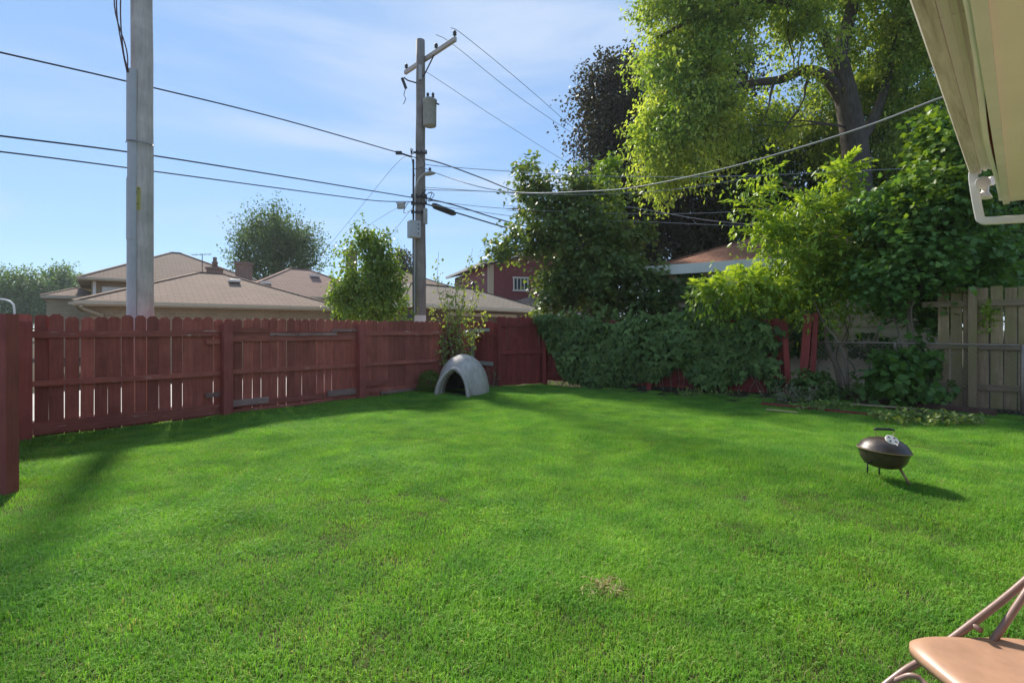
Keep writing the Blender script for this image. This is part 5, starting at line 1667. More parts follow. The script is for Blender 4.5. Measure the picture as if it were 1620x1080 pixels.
crown_part(T, cloud(rng, bl, 8600, 0.6, 12, 0.15, droop=0.3, tm=OVAL, spread=0.14, inner=0.25, up=0.5, gap=0.05, gs=1.3, clump=9, csig=0.35), L['dark_maple'])
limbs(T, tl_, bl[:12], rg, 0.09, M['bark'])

# --- shade trees filling in behind the garage roof and at the right edge
for k, (lab, px, Zk, bl_) in enumerate((
        ('mid green leafy tree directly behind the garage roof, under the huge tree', 1290, 23.5, [(1290, 250, 90, 60), (1240, 310, 70, 50), (1350, 310, 80, 60), (1200, 350, 60, 40), (1290, 370, 120, 50), (1180, 300, 60, 60), (1230, 225, 70, 45), (1305, 195, 50, 60), (1375, 240, 55, 70), (1160, 240, 50, 45)]),
        ('dense green tree behind the right maple, reaching up beside the gutter', 1470, 21.5, [(1460, 130, 70, 90), (1500, 230, 80, 90), (1430, 300, 90, 70), (1540, 330, 80, 80), (1470, 400, 90, 60), (1480, 30, 80, 70), (1400, 170, 45, 80), (1390, 300, 60, 50), (1430, 60, 50, 60)]),
        ('dark leafy tree at the right edge above the board fence', 1600, 17.0, [(1600, 370, 70, 55), (1640, 300, 80, 80), (1590, 430, 60, 45), (1660, 400, 80, 80), (1600, 300, 50, 60)]))):
    rng = np.random.default_rng(30 + k); rg = random.Random(30 + k)
    b0 = at(px, 522, Zk); base = Vector((b0.x, Zk, 0))
    T = tree('shade_tree', lab, 'tree', base, 'trees behind the right-hand garage')
    bl = [B(a, b, Zk, c, d) for a, b, c, d in bl_]
    top = max(q[0][2] for q in bl)
    _, tl_ = trunk_part(T, [base, base + Vector((0.1, 0, top * .35)), base + Vector((-0.1, 0.1, top * .7)), base + Vector((0.1, 0, top))], 0.3, 0.08, M['bark'])
    crown_part(T, cloud(rng, bl, 4800, 0.6, 13, 0.12, droop=0.5, spread=0.11, inner=0.25, up=0.5, gap=0.08, gs=1.4, clump=9, csig=0.32), L['backtree'])
    limbs(T, tl_, bl, rg, 0.06, M['bark'])

# --- young maple at the corner
rng = np.random.default_rng(41); rg = random.Random(41)
Zm = 15.0
b0 = at(905, 522, Zm); base = Vector((b0.x, Zm, 0))
T = tree('young_maple', 'bushy young maple above the fence corner, left of the red-brown garage roof', 'tree', base)
bl = [B(888, 392, Zm, 44, 56), B(854, 338, Zm, 28, 46), B(845, 292, Zm, 15, 24), B(935, 395, Zm, 55, 55), B(926, 445, Zm, 52, 42), B(980, 400, Zm - .3, 38, 50), B(960, 450, Zm - .3, 55, 35),
      B(900, 345, Zm, 40, 38, None, .8), B(795, 396, Zm - .2, 20, 12, 0.3, 1.0), B(828, 382, Zm, 16, 16, None, .5), B(945, 330, Zm, 40, 40, None, .7), B(915, 300, Zm, 25, 22, None, .35), B(1005, 360, Zm - .2, 14, 22, None, .6), B(880, 472, Zm, 30, 22), B(1000, 455, Zm - .3, 45, 36), B(1040, 470, Zm - .6, 30, 22), B(920, 480, Zm - .4, 70, 22), B(800, 330, Zm, 10, 12, None, .3), B(840, 285, Zm, 8, 26, .2, 3), B(872, 305, Zm, 8, 22, .2, 2.5), B(922, 292, Zm, 8, 26, .2, 2.5), B(1008, 355, Zm - .2, 8, 20, .2, 2.5), B(978, 490, Zm - .5, 42, 20), B(1015, 485, Zm - .6, 30, 18)]
_, tl_ = trunk_part(T, [base, base + Vector((0.1, 0, 1.0)), at(900, 440, Zm), at(885, 370, Zm), at(860, 300, Zm)], 0.11, 0.03, M['bark_thin'])
crown_part(T, cloud(rng, bl, 2400, 0.44, 10, 0.115, droop=0.3, tm=MAPLE, spread=0.075, inner=0.3, up=0.9, gap=0.2, gs=2.6, clump=7, csig=0.14), L['olive_maple'])
limbs(T, tl_, bl, rg, 0.03, M['bark_thin'])
# --- narrow lime-green spire behind it
rng = np.random.default_rng(42); rg = random.Random(42)
Zs_ = 16.3
b0 = at(963, 522, Zs_); base = Vector((b0.x, Zs_, 0))
T = tree('narrow_tree', 'narrow lime-green leafy spire standing up behind the young maple', 'tree', base)
bl = [B(963, 275, Zs_, 11, 24, .35), B(963, 315, Zs_, 14, 28, .4), B(962, 355, Zs_, 16, 30, .45), B(962, 400, Zs_, 20, 32, .5), B(966, 258, Zs_, 7, 12, .2)]
_, tl_ = trunk_part(T, [base, base + Vector((0, 0, 2)), at(963, 380, Zs_), at(964, 265, Zs_)], 0.09, 0.02, M['bark_thin'])
crown_part(T, cloud(rng, bl, 430, 0.32, 9, 0.11, droop=0.4, tm=MAPLE, spread=0.06, inner=0.2, up=0.7), L['lime'])

# --- compound-leaf tree over the ivy: every frond is a leaf of its own
rng = np.random.default_rng(51); rg = random.Random(51)
Zh = 10.9
base = Vector((6.55, 10.45, 0)); base.z = 0.02
T = tree('compound_leaf_tree', 'bright green tree with long feathery fronds leaning over the ivy and chain-link', 'tree', base)
_, tl_ = trunk_part(T, [base, base + Vector((-0.05, 0.05, 0.6)), base + Vector((-0.22, 0.1, 1.15)), at(1305, 490, Zh), at(1280, 430, Zh), at(1290, 350, Zh), at(1320, 270, Zh)], 0.062, 0.014, M['bark_thin'])
blh = [B(1262, 405, Zh, 50, 30), B(1290, 340, Zh, 34, 36), B(1165, 455, Zh, 74, 17), B(1335, 405, Zh, 58, 32), B(1250, 458, Zh, 75, 24), B(1360, 352, Zh, 26, 20), B(1190, 318, Zh, 18, 16), B(1222, 360, Zh, 28, 24), B(1330, 448, Zh, 50, 24), B(1325, 276, Zh, 12, 22, None, 1.5), B(1213, 280, Zh, 7, 18), B(1405, 398, Zh - .3, 40, 16), B(1370, 320, Zh - .2, 26, 16), B(1385, 432, Zh - .4, 30, 12)]
limbs(T, tl_, blh, rg, 0.022, M['bark_thin'], sub=3)
def frond_mesh(i):
    r = np.random.default_rng(500 + i)
    Ln, pairs = 0.62, 9
    V, Tt, tone = [], [], []
    # rachis curve in local x (outwards), drooping
    def rx(t): return np.array([Ln * t * (1 - 0.12 * t), 0.0, 0.05 * math.sin(t * 1.6) - (0.09 + 0.03 * i) * t * t])
    pos, fw, nm, sz = [], [], [], []
    for k in range(pairs):
        t = 0.16 + 0.80 * k / (pairs - 1)
        for sgn in (-1, 1):
            pos.append(rx(t)); fw.append([0.45 + r.normal(0, .1), sgn * 1.0, -0.30 + r.normal(0, .14)])
            nm.append([r.normal(0, .2), -sgn * 0.25 + r.normal(0, .15), 1.0])
            sz.append(0.165 * (1 - 0.45 * abs(t - 0.45)) * r.uniform(.85, 1.1))
    pos.append(rx(1.0)); fw.append([1, 0, -.5]); nm.append([0.3, 0, 1]); sz.append(0.13)
    lf = (np.array([(0, 0, 0), (0.20, 0.26, 0.04), (0.18, 0.58, 0.03), (0, 1.0, -0.10), (-0.18, 0.58, 0.03), (-0.20, 0.26, 0.04)]), np.array([(0, 1, 2), (0, 2, 3), (0, 3, 4), (0, 4, 5)]))
    v, t_, kk = place(lf, np.array(pos), np.array(fw, float), np.array(nm, float), np.array(sz))
    tn = np.repeat(np.clip(r.normal(0.5, 0.22, len(pos)), 0, 1), kk)
    # rachis as a thin three-sided stem
    st, sf = [], []
    for k in range(6):
        c = rx(k / 5); w = 0.006 * (1 - 0.12 * k)
        st += [c + np.array([0, w, 0]), c + np.array([0, -w, 0]), c + np.array([0, 0, -w])]
    for k in range(5):
        for q in range(3):
            a, b = k * 3 + q, k * 3 + (q + 1) % 3
            sf += [(a, b, b + 3), (a, b + 3, a + 3)]
    V = np.vstack([v, np.array(st)]); F = np.vstack([t_, np.array(sf) + len(v)])
    return tri_mesh('frond', V, F, np.concatenate([tn, np.full(len(st), 0.8)]), L['heaven'], (0, 0, 0))
fm = [frond_mesh(i) for i in range(5)]
Cb = np.array([b[0] for b in blh]); Rb = np.array([b[1] for b in blh])
wg = np.prod(Rb, axis=1) ** (2 / 3) * np.array([b[2] for b in blh])
nf = 298
for k in range(nf):
    i = rng.choice(len(blh), p=wg / wg.sum())
    d = rdir(rng, 1)[0]
    if d[1] > 0.25 and rng.uniform() < 0.75: d[1] = -d[1]
    p = Cb[i] + Rb[i] * d * rng.uniform(0.35, 0.95)
    az = math.atan2(d[1] * 0.8 + rng.normal(0, .35), d[0] + rng.normal(0, .35))
    el = 0.25 + 0.8 * max(0, d[2]) + rng.normal(0, .22)
    piece('frond', fm[int(rng.integers(0, 5))], T, Vector(p) - base, (rng.normal(0, .3), -el * 0.8, az), (rng.uniform(.6, 1.0),) * 3)
# the inner mass of smaller fronds
V1, T1, tn1, _ = cloud(rng, [(b[0], tuple(0.85 * q for q in b[1])) for b in blh], 900, 0.5, 13, 0.125, droop=0.5, tm=OVAL4, spread=0.07, inner=0.1, up=0.8, tone_mu=0.35)
cm = crown_part(T, (V1, T1, tn1), L['heaven'])
tag(cm, kind='stuff')

# --- maple at the right with several thin stems
rng = np.random.default_rng(61); rg = random.Random(61)
Zr = 9.7
b0 = at(1440, 522, Zr); base = Vector((b0.x, Zr, 0.03))
T = tree('many_stemmed_maple', 'maple with thin pale stems growing through the chain-link at the right', 'tree', base)
l1_ = [base, base + Vector((0.06, 0, 0.5)), at(1438, 500, Zr), at(1443, 430, Zr), at(1490, 330, Zr), at(1505, 240, Zr), at(1500, 190, Zr)]
l2_ = [base + Vector((-0.06, .03, 0)), base + Vector((-0.12, .03, .7)), at(1425, 540, Zr + .1), at(1398, 450, Zr + .1)]
l3_ = [base + Vector((0.08, .02, 0)), base + Vector((0.12, .02, .9)), at(1446, 470, Zr - .1), at(1530, 400, Zr - .1)]
mb = MB(); allp = []
for q, r0 in ((l1_, 0.062), (l2_, 0.034), (l3_, 0.036)):
    l = catmull(q, 5); allp += l
    mb.tube(l, taper(len(l), r0, 0.012), 8, cap=False)
mb.build('trunk', M['bark_thin'], T, smooth=True)
bl = [B(1500, 235, Zr, 34, 40), B(1480, 290, Zr, 46, 42), B(1460, 345, Zr, 52, 40), B(1520, 345, Zr - .1, 45, 40), B(1420, 405, Zr, 50, 34), B(1500, 410, Zr - .2, 70, 36), B(1560, 400, Zr - .1, 30, 30), B(1450, 450, Zr, 58, 30), B(1540, 440, Zr + .3, 45, 25), B(1390, 440, Zr + .3, 38, 26), B(1500, 195, Zr, 16, 24), B(1400, 350, Zr + .4, 40, 40), B(1485, 470, Zr + .2, 40, 30), B(1475, 500, Zr + .5, 26, 20, None, .6)]
limbs(T, allp, bl, rg, 0.018, M['bark_thin'], sub=3)
crown_part(T, cloud(rng, bl, 1650, 0.36, 9, 0.106, droop=0.35, tm=MAPLE, spread=0.075, inner=0.3, up=1.0, gap=0.27, gs=3.0, tone_mu=0.5, clump=6, csig=0.13), L['maple'])
tipb = [B(1500, 215, Zr - .2, 36, 44), B(1470, 285, Zr - .3, 34, 30), B(1450, 330, Zr - .35, 30, 18), B(1520, 300, Zr - .25, 24, 34)]
crown_part(T, cloud(rng, tipb, 230, 0.32, 9, 0.106, droop=0.35, tm=MAPLE, spread=0.06, inner=0.5, up=1.0), L['lime'], 'sunlit_shoots')  # lime leaf colour paints the sunlight on these upper shoots
# sprouts at its foot
rng = np.random.default_rng(62)
b1 = at(1432, 522, 9.35); bs = Vector((b1.x, 9.35, 0.03))
T = thing('maple_sprout', 'low clump of broad maple leaves at the foot of the chain-link', 'plant', bs)
bl = [B(1425, 590, 9.25, 38, 34, .3), B(1455, 605, 9.2, 34, 26, .3), B(1400, 600, 9.3, 24, 22, .25), B(1440, 560, 9.4, 32, 22, .3), B(1395, 570, 9.4, 18, 20, .2, .5)]
crown_part(T, cloud(rng, bl, 130, 0.22, 8, 0.14, droop=0.5, tm=MAPLE, spread=0.06, inner=0.3, up=0.8), L['maple'], 'foliage')
mb = MB(); rg = random.Random(6)
for k in range(7):
    a = bs + Vector((rg.uniform(-.2, .2), rg.uniform(-.1, .1), 0)); 
    mb.tube([a, a + Vector((rg.uniform(-.15, .15), rg.uniform(-.1, .1), rg.uniform(.4, .8)))], 0.008, 5)
mb.build('stem', M['bark_thin'], T)

# --- thin bent stem in front of the siding
T = thing('bent_sapling', 'thin bent bare stem rising in front of the beige siding', 'sapling', (6.28, 10.25, 0))
q = catmull([G(1343, 636)[0:2] + (0.0,), at(1338, 570, 10.1), at(1322, 535, 10.2), at(1303, 510, 10.3), at(1285, 470, 10.5)], 5)
MB().tube(q, taper(len(q), 0.034, 0.015), 8).build('stem', M['bark_thin'], T, smooth=True)
rng = np.random.default_rng(63)
crown_part(T, cloud(rng, [B(1290, 500, 10.4, 34, 10, .25), B(1350, 500, 10.2, 38, 9, .25)], 44, 0.28, 9, 0.115, droop=0.5, tm=SLIM, spread=0.05, up=0.9), L['heaven'], 'foliage')

# ------------------------------------------------------------------ ivy on the fence
rng = np.random.default_rng(71)
dI = (IV1 - IV0).normalized(); nI = Vector((dI.y, -dI.x, 0))      # towards the lawn
if nI.y > 0: nI = -nI
LI = (IV1 - IV0).length
T = thing('ivy', 'thick dark green ivy covering the red fence at the back of the lawn', 'ivy', IV0)
def ivy_layer(n, depth0, depth1, tonemu):
    s = rng.uniform(0.0, LI - 0.12, n); v = rng.uniform(0, 1, n)
    px_top = 1.72 + 0.10 * np.sin(s * 2.3) + 0.06 * np.sin(s * 5.1 + 1) - 0.25 * np.clip((s - LI + 0.8) / 0.8, 0, 1)
    bot = 0.10 + 0.07 * np.sin(s * 3.1) + 0.05 * np.sin(s * 7.7) + 0.42 * np.clip((s - 2.2) / 1.2, 0, 1) * (0.75 + 0.25 * np.sin(s * 4.3)) + 0.22 * np.exp(-((s - 3.55) / .25) ** 2) - 0.3 * np.exp(-((s - 4.45) / .35) ** 2)
    bot = np.maximum(bot, 1.55 * (1 - s / 0.85))
    z = bot + (px_top - bot) * v
    bulge = 0.13 + 0.09 * np.sin(s * 1.9 + z * 2.2) + 0.05 * np.sin(s * 5.3 - z * 4.1) + 0.12 * np.sin(np.pi * v) + 0.10 * np.exp(-((v - 1) / .15) ** 2)
    off = 0.05 + bulge * rng.uniform(depth0, depth1, n)
    keep = (z > bot) & ~((s > LI - 0.7) & (rng.uniform(size=n) < (s - LI + 0.7) / 0.75))
    s, z, off, v = s[keep], z[keep], off[keep], v[keep]
    pos = np.array(IV0)[None] + np.array(dI)[None] * s[:, None] + np.array(nI)[None] * off[:, None] + np.array([0, 0, 1.0])[None] * z[:, None]
    m = len(s)
    fw = np.array([0, 0, -1.0]) + np.array(dI) * rng.normal(0, .38, m)[:, None] + np.array(nI) * rng.normal(0.30, .2, m)[:, None]
    nm = np.array(nI) * 1.0 + np.array([0, 0, 0.85]) * (1 + 0.6 * (v > .9))[:, None] + rng.normal(0, .42, (m, 3))
    return pos, fw, nm, 0.142 * rng.uniform(.62, 1.2, m), np.clip(rng.normal(tonemu, .3, m), 0, 1)
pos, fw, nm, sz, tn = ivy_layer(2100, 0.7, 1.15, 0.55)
order = np.argsort(-(sz / np.linalg.norm(pos, axis=1)))
one, rest = order[:300], order[300:]
V, F, k = place(IVY, pos[rest], fw[rest], nm[rest], sz[rest])
p2, f2, n2, s2, t2 = ivy_layer(2300, 0.05, 0.7, 0.15)  # back leaves toned darker, painting shade into the gaps between front leaves
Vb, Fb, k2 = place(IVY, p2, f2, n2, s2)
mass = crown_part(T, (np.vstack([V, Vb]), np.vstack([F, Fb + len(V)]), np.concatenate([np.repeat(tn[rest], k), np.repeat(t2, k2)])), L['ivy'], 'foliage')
tag(mass, kind='stuff')
ivm = [tri_mesh('leaf', IVY[0], IVY[1], np.full(len(IVY[0]), t), L['ivy'], (0, 0, 0)) for t in (0.1, 0.3, 0.45, 0.6, 0.8, 1.0)]
for q in one:
    f = Vector(fw[q]).normalized(); n_ = Vector(nm[q]); n_ = (n_ - f * n_.dot(f)).normalized(); r_ = f.cross(n_)
    Mx = Matrix((r_, f, n_)).transposed()
    piece('leaf', ivm[int(tn[q] * 5.99)], T, Vector(pos[q]) - IV0, Mx.to_euler(), (sz[q],) * 3)
mb = MB(); rg = random.Random(72)
for k in range(26):
    s0 = rg.uniform(0.2, LI - 0.2)
    a = IV0 + dI * s0 + nI * 0.08
    pts = [a + Vector((0, 0, -0.02))]
    for j in range(4):
        pts.append(pts[-1] + dI * rg.uniform(-.22, .22) + nI * rg.uniform(-.01, .03) + Vector((0, 0, rg.uniform(.2, .4))))
    mb.tube(catmull(pts, 4), 0.007, 5, cap=False)
mb.build('stem', M['bark_thin'], T, smooth=True)
V_, F_, tn_ = [], [], []
shoot = MB(); nv = 0
for k in range(46):
    s0 = rg.uniform(0.1, LI - 0.3); up_ = rg.random() < .6
    a = IV0 + dI * s0 + nI * rg.uniform(.15, .34) + Vector((0, 0, 1.66 if up_ else rg.uniform(.5, 1.5)))
    b = a + dI * rg.uniform(-.3, .3) + nI * rg.uniform(.02, .2) + Vector((0, 0, rg.uniform(.12, .38) if up_ else rg.uniform(-.35, -.1)))
    l = wob(a, b, 3, .08, rg)
    shoot.tube(l, taper(len(l), .004, .0015), 4, cap=False)
    pp = np.array([np.array(q_) for q_ in l[2:]]) + rng.normal(0, .02, (len(l) - 2, 3))
    m_ = len(pp)
    v_, f_, kk = place(IVY, pp, np.array([0, 0, -.8]) + np.array(nI) * .4 + rng.normal(0, .5, (m_, 3)), np.array(nI) + np.array([0, 0, .6]) + rng.normal(0, .4, (m_, 3)), np.linspace(.11, .045, m_) * rng.uniform(.8, 1.2, m_))
    V_.append(v_); F_.append(f_ + nv); nv += len(v_); tn_.append(np.repeat(rng.uniform(.4, 1, m_), kk))
so_ = crown_part(T, (np.vstack(V_), np.vstack(F_), np.concatenate(tn_)), L['ivy'], 'shoot_leaves')
tag(so_, kind='stuff')
shoot.build('shoot', M['bark_thin'], T, smooth=True)
# ivy hanging over the corner panel, left of the main mass
rng = np.random.default_rng(73)
T = thing('ivy', 'small overhang of ivy at the red corner section, left end of the ivy wall', 'ivy', (0.55, 13.3, 0))
m_ = 420
a_ = rng.uniform(0, 1, m_); h_ = rng.uniform(0, 1, m_) ** 0.8
zz = 1.74 - h_ * (0.12 + 1.1 * a_ ** 2)
pp = np.stack([0.62 + 0.60 * a_ + rng.normal(0, .04, m_), 13.22 + 0.20 * a_ + rng.normal(0, .05, m_) - 0.08 * (1 - h_), zz], 1)
fw = np.array([0, -.3, -1.0]) + rng.normal(0, .35, (m_, 3)); nm = np.array([-.2, -1.0, .7]) + rng.normal(0, .3, (m_, 3))
V, F, k = place(IVY, pp, fw, nm, 0.115 * rng.uniform(.65, 1.2, m_))
tag(crown_part(T, (V, F, np.repeat(np.clip(rng.normal(.35, .25, m_), 0, 1), k)), L['ivy'], 'foliage'), kind='stuff')
# creeper climbing the garage wall
rng = np.random.default_rng(74)
T = thing('wall_creeper', 'dark creeper climbing the garage wall under the white eave', 'creeper', PN_ + dN * 1.5)
m_ = 2600
s = rng.uniform(0.1, 5.6, m_); z = rng.uniform(0.8, 2.95, m_)
g = np.sin(s * 2.1 + 1) + np.sin(z * 3 + s) * .7 + np.sin(s * 5.3) * .4 + (2.6 - np.abs(s - 2.2)) * 0.35
kp = (g > -0.35) & ~((s < 1.0) & (z < 2.2) & (rng.uniform(size=m_) < .7))
s, z = s[kp], z[kp]; m_ = len(s)
pp = np.array(PN_)[None] + np.array(dN)[None] * s[:, None] + np.array(bN)[None] * (0.22 - rng.uniform(0, .22, m_) * (1 + .6 * np.sin(s * 3)))[:, None] + np.array([0, 0, 1.0]) * z[:, None]
fw = np.array([0, 0, -1.0]) + rng.normal(0, .4, (m_, 3)); nm = -np.array(bN) * 1.0 + np.array([0, 0, .6]) + rng.normal(0, .35, (m_, 3))
V, F, k = place(IVY, pp, fw, nm, 0.135 * rng.uniform(.6, 1.2, m_))
tag(crown_part(T, (V, F, np.repeat(np.clip(rng.normal(.3, .25, m_), 0, 1), k)), L['ivy'], 'foliage'), kind='stuff')
mb = MB(); rg = random.Random(75)
for k in range(14):
    a = PN_ + dN * rg.uniform(.4, 5.2) + bN * 0.27
    pts = [a]
    for j in range(5): pts.append(pts[-1] + dN * rg.uniform(-.25, .25) + Vector((0, 0, rg.uniform(.35, .6))))
    mb.tube(catmull(pts, 4), 0.010, 5, cap=False)
mb.build('stem', M['bark_thin'], T, smooth=True)
# small vines at the foot of the siding
rng = np.random.default_rng(76)
T = thing('ground_vine', 'low dark vine heap at the foot of the chain-link beside the red posts', 'plant', (6.05, 10.2, 0))
crown_part(T, cloud(rng, [B(1290, 612, 10.2, 30, 18, .25), B(1275, 590, 10.35, 10, 14, .12, .6), B(1330, 622, 10.1, 26, 12, .2), B(1380, 628, 9.7, 30, 10, .2)], 150, 0.2, 8, 0.085, droop=.5, tm=IVY, spread=.05, up=.6), L['ivy'], 'foliage')
rng = np.random.default_rng(77)
T = thing('hanging_vine', 'strand of small leaves hanging on the grey board fence right of its post', 'plant', (7.98, 9.15, 0))
crown_part(T, cloud(rng, [B(1561, 500, 9.0, 7, 22, .06), B(1560, 485, 9.0, 9, 12, .06)], 26, 0.12, 8, 0.06, droop=.9, tm=OVAL, spread=.03, up=.3), L['heaven'], 'foliage')

# ------------------------------------------------------------------ plants along the left and in the distance
# bush in the alley
rng = np.random.default_rng(81); rg = random.Random(81)
Zb = 13.6
b0 = at(592, 522, Zb); base = Vector((b0.x, Zb, 0))
T = tree('alley_bush', 'tall round green bush in the alley just left of the thin pole', 'bush', base)
bl = [B(590, 440, Zb, 32, 32), B(585, 475, Zb, 46, 34), B(558, 465, Zb, 22, 26), B(615, 478, Zb, 26, 30), B(580, 400, Zb, 16, 26, .35, .8), B(600, 405, Zb, 20, 22, .35, .7), B(552, 440, Zb, 14, 30, None, .4), B(577, 376, Zb, 6, 16, .12, 3), B(592, 385, Zb, 6, 15, .12, 2.5), B(616, 388, Zb, 12, 6, .12, 2), B(556, 396, Zb, 12, 6, .15, 2), B(545, 470, Zb, 16, 14, .2, 1.5), B(548, 425, Zb, 14, 5, .15, 1.2), B(630, 450, Zb, 10, 12, .2, .8)]
_, tl_ = trunk_part(T, [base, base + Vector((0, 0, 1.0)), at(588, 440, Zb), at(582, 385, Zb)], 0.07, 0.012, M['bark_thin'])
limbs(T, tl_, bl, rg, 0.02, M['bark_thin'], sub=3)
crown_part(T, cloud(rng, bl, 1300, 0.3, 10, 0.085, droop=.35, tm=OVAL, spread=.06, inner=.3, up=.9, gap=.04, gs=4, clump=8, csig=.11), L['bush'])
# scrawny shrub by the dog house
rng = np.random.default_rng(82); rg = random.Random(82)
Zq = 12.38
base = Vector((at(712, 522, Zq).x, Zq, 0))
T = tree('scrawny_shrub', 'scrawny pale-leaved shrub against the fence behind the dog house', 'shrub', base)
mb = MB(); tips = []
for (px, py) in ((748, 392), (762, 405), (728, 430), (704, 452), (694, 398), (735, 470), (755, 445), (685, 480), (700, 535), (745, 520), (720, 500), (770, 490), (690, 560)):
    e = at(px, py, Zq + rg.uniform(-.2, .04))
    l = wob(base + Vector((rg.uniform(-.1, .1), rg.uniform(-.05, .05), 0)), e, 4, 0.05, rg)
    mb.tube(l, taper(len(l), 0.014, 0.003), 5, cap=False)
    tips.append(l)
mb.build('stem', M['bark_thin'], T, smooth=True)
pos = []
for l in tips:
    for _ in range(100):
        t = rg.uniform(0.25, 1.0) ** 0.8
        p = l[min(len(l) - 1, int(t * (len(l) - 1)))]
        pos.append(np.array(p) + rng.normal(0, .055 + .05 * (1 - t), 3))
for _ in range(420):
    c = B(*[(700, 545, Zq, 28, 34), (718, 480, Zq, 22, 40), (730, 580, Zq, 22, 20)][rng.integers(0, 3)])
    pos.append(np.array(c[0]) + np.array(c[1]) * rdir(rng, 1)[0] * rng.uniform(.2, 1) ** .5)
pos = np.array(pos); m_ = len(pos)
V, F, k = place(OVAL, pos, np.array([0, 0, -.6]) + rng.normal(0, .7, (m_, 3)), np.array([0, 0, .8]) + rng.normal(0, .6, (m_, 3)), 0.075 * rng.uniform(.6, 1.3, m_))
crown_part(T, (V, F, np.repeat(np.clip(rng.normal(.45, .3, m_), 0, 1), k)), L['sap'], 'foliage')
# mossy round bush and dry weed by the dog house
rng = np.random.default_rng(83)
base = Vector((at(680, 522, 11.75).x, 11.75, 0))
T = thing('round_bush', 'low round mossy green bush left of the dog house', 'bush', base)
crown_part(T, cloud(rng, [B(680, 606, 11.7, 17, 17, .26)], 420, .07, 8, .035, droop=.2, spread=.025, inner=.75, up=.4), L['moss'], 'foliage')
MB().tube([base, base + Vector((0.02, 0, .3))], 0.02, 6).build('stem', M['bark_thin'], T)
def weed(name, label, base, n, h, leaf, mat, seed, spread=0.2, size=.05, sway=.12):
    rng = np.random.default_rng(seed); rg = random.Random(seed)
    T = thing(name, label, 'weed', base)
    mb = MB(); pos, fwd = [], []
    for _ in range(n):
        a = Vector(base) + Vector((rg.uniform(-spread, spread), rg.uniform(-spread, spread) * .6, -0.02))
        hh = h * rg.uniform(.5, 1.1)
        l = wob(a, a + Vector((rg.uniform(-sway, sway), rg.uniform(-sway, sway), hh)), 3, .04, rg)
        mb.tube(l, taper(len(l), .0045, .0015), 4, cap=False)
        for _ in range(leaf):
            pos.append(np.array(l[rg.randrange(2, len(l))]) + rng.normal(0, .018, 3))
    mb.build('stem', M['bark_thin'], T)
    pos = np.array(pos); m_ = len(pos)
    V, F, k = place(OVAL, pos, rng.normal(0, .8, (m_, 3)) + np.array([0, 0, .1]), np.array([0, -.2, .8]) + rng.normal(0, .5, (m_, 3)), size * rng.uniform(.6, 1.3, m_))
    crown_part(T, (V, F, np.repeat(np.clip(rng.normal(.5, .28, m_), 0, 1), k)), L[mat], 'foliage')
    return T
weed('dry_weed', 'dry brownish weed standing right of the dog house', (-0.45, 12.35, 0.02), 9, .5, 9, 'dryweed', 91, .1, .035)
def gp(px, py):
    g_ = G(px, py)
    return Vector((g_[0], g_[1], terrain(g_[0], g_[1])))
weed('weed_clump', 'feathery grey-green weeds at the foot of the leaning red posts', gp(1250, 640), 34, .33, 12, 'dryweed', 92, .42, .045)
weed('weed_clump', 'low green weeds in front of the left end of the board pile', gp(1300, 648), 40, .16, 9, 'weed', 93, .5, .05)
weed('weed_clump', 'yellow-green leafy weeds heaped over the right end of the boards', gp(1465, 668), 85, .20, 12, 'weed', 94, .62, .06)
weed('weed_clump', 'small green weeds under the middle of the ivy', gp(1010, 614), 30, .16, 8, 'maple', 95, .7, .06)
weed('weed_clump', 'scattered weeds along the foot of the ivy near the bare red boards', gp(1130, 627), 36, .14, 8, 'weed', 96, .8, .045)
weed('weed_clump', 'scattered weeds at the foot of the bright red corner section', gp(880, 606), 26, .15, 8, 'maple', 97, .7, .05)
# dry spot of straw in the lawn
rng = np.random.default_rng(98)
T = thing('straw_patch', 'dry straw-coloured spot in the middle of the lawn', 'straw', (0.49, 2.78, terrain(.49, 2.78)))
m_ = 260
pp = np.stack([0.49 + rng.normal(0, .06, m_), 2.78 + rng.normal(0, .05, m_), np.full(m_, terrain(.49, 2.78)) + rng.uniform(.002, .03, m_)], 1)
V, F, k = place((SLIM[0] * np.array([.35, 1, 1]), SLIM[1]), pp, rng.normal(0, 1, (m_, 3)) * np.array([1, 1, .3]), np.array([0, 0, 1.0]) + rng.normal(0, .3, (m_, 3)), .055 * rng.uniform(.6, 1.3, m_))
tag(crown_part(T, (V, F, np.repeat(rng.uniform(0, 1, m_), k)), M['straw'], 'blades'), kind='stuff')

# distant round tree over the roofs
rng = np.random.default_rng(84); rg = random.Random(84)
Zf = 42.0
base = Vector((at(432, 522, Zf).x, Zf, 0))
T = tree('distant_tree', 'round upright tree rising above the roofs in the middle left', 'tree', base)
bl = [B(432, 410, Zf, 45, 36), B(400, 410, Zf, 30, 34), B(465, 415, Zf, 32, 30), B(425, 378, Zf, 30, 26), B(445, 385, Zf, 28, 26), B(405, 378, Zf, 18, 18), B(470, 395, Zf, 18, 20), B(432, 435, Zf, 55, 25), B(425, 360, Zf, 14, 14), B(490, 418, Zf, 12, 14)]
_, tl_ = trunk_part(T, [base, base + Vector((0, 0, 3.5)), at(432, 410, Zf), at(430, 370, Zf)], .3, .06, M['bark'])
limbs(T, tl_, bl, rg, .06, M['bark'])
crown_part(T, cloud(rng, bl, 2100, 1.35, 11, .17, droop=-.75, tm=OVAL, spread=.10, inner=.3, up=.4, gap=.14, gs=1.0, clump=8, csig=.3), L['far'])
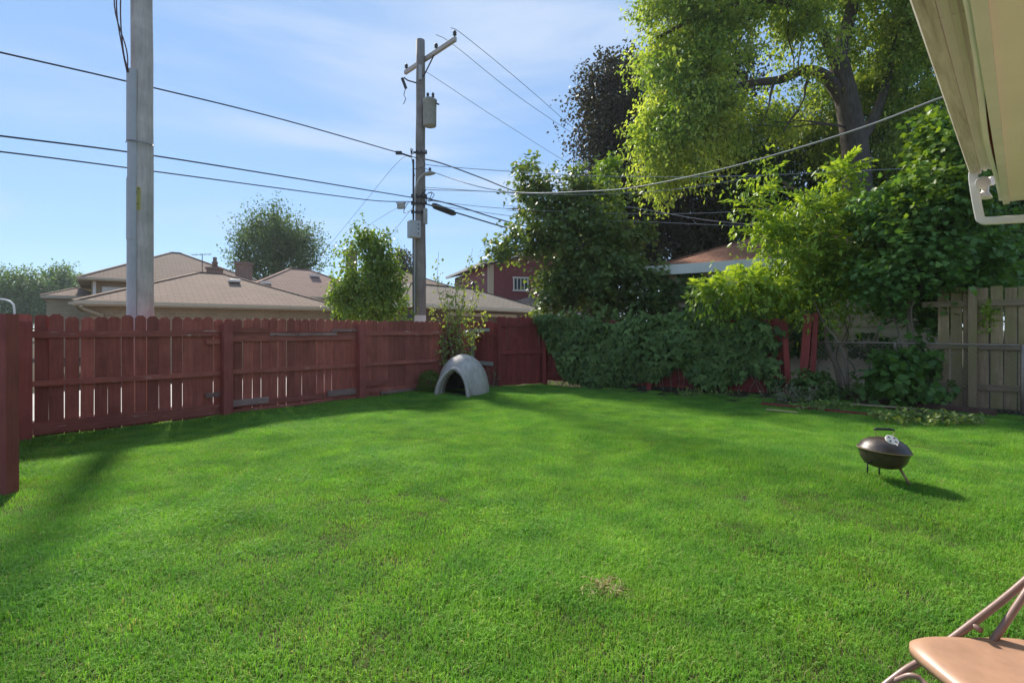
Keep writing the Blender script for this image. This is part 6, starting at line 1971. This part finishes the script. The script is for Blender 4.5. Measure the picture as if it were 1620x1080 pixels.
# hazy trees at far left
for k, (lab, px, Zk, bl_) in enumerate((
        ('hazy distant tree at the left edge, beyond the curved lamp post', 25, 62, [(30, 455, 38, 26), (5, 470, 35, 30), (55, 470, 35, 30), (20, 490, 60, 25), (-30, 460, 50, 40), (35, 438, 20, 10)]),
        ('hazy distant tree just left of the brick house', 95, 66, [(95, 448, 26, 22), (75, 470, 30, 30), (115, 470, 30, 30), (95, 490, 50, 20), (100, 432, 14, 10)]))):
    rng = np.random.default_rng(86 + k); rg = random.Random(86 + k)
    base = Vector((at(px, 522, Zk).x, Zk, 0))
    T = tree('distant_tree', lab, 'tree', base, 'far trees at the left')
    bl = [B(a, b, Zk, c, d) for a, b, c, d in bl_]
    _, tl_ = trunk_part(T, [base, base + Vector((0, 0, 3)), base + Vector((.2, 0, 6))], .35, .1, M['bark'])
    limbs(T, tl_, bl, rg, .08, M['bark'])
    crown_part(T, cloud(rng, bl, 1500, 1.1, 10, .27, droop=.3, tm=OVAL, spread=.2, inner=.3, up=.5, gap=.12, gs=.7), L['far'])
# dark-leaved tree top behind the far house
rng = np.random.default_rng(88); rg = random.Random(88)
base = Vector((at(635, 522, 40).x, 40, 0))
T = tree('distant_tree', 'small reddish tree top above the far house between bush and thin pole', 'tree', base)
bl = [B(632, 408, 40, 14, 8), B(640, 420, 40, 18, 12)]
_, tl_ = trunk_part(T, [base, base + Vector((0, 0, 3)), at(635, 425, 40)], .2, .05, M['bark'])
crown_part(T, cloud(rng, bl, 160, .6, 9, .2, droop=.1, tm=OVAL, spread=.12, inner=.2), L['dark_maple'])

# ------------------------------------------------------------------ air: light summer haze
HAZE = 0.0005
if HAZE > 0:
    hz = MB().box((5, 38, 12.0), (120, 110, 26.2)).build('haze', None)
    hm = bpy.data.materials.new('summer_haze')
    hm.use_nodes = True
    nt = hm.node_tree
    for n in list(nt.nodes): nt.nodes.remove(n)
    ho = nt.nodes.new('ShaderNodeOutputMaterial')
    pv = nt.nodes.new('ShaderNodeVolumePrincipled')
    pv.inputs['Color'].default_value = (0.86, 0.92, 1.0, 1)
    pv.inputs['Density'].default_value = HAZE
    pv.inputs['Anisotropy'].default_value = 0.35
    nt.links.new(pv.outputs['Volume'], ho.inputs['Volume'])
    hz.data.materials.append(hm)
    tag(hz, kind='stuff')
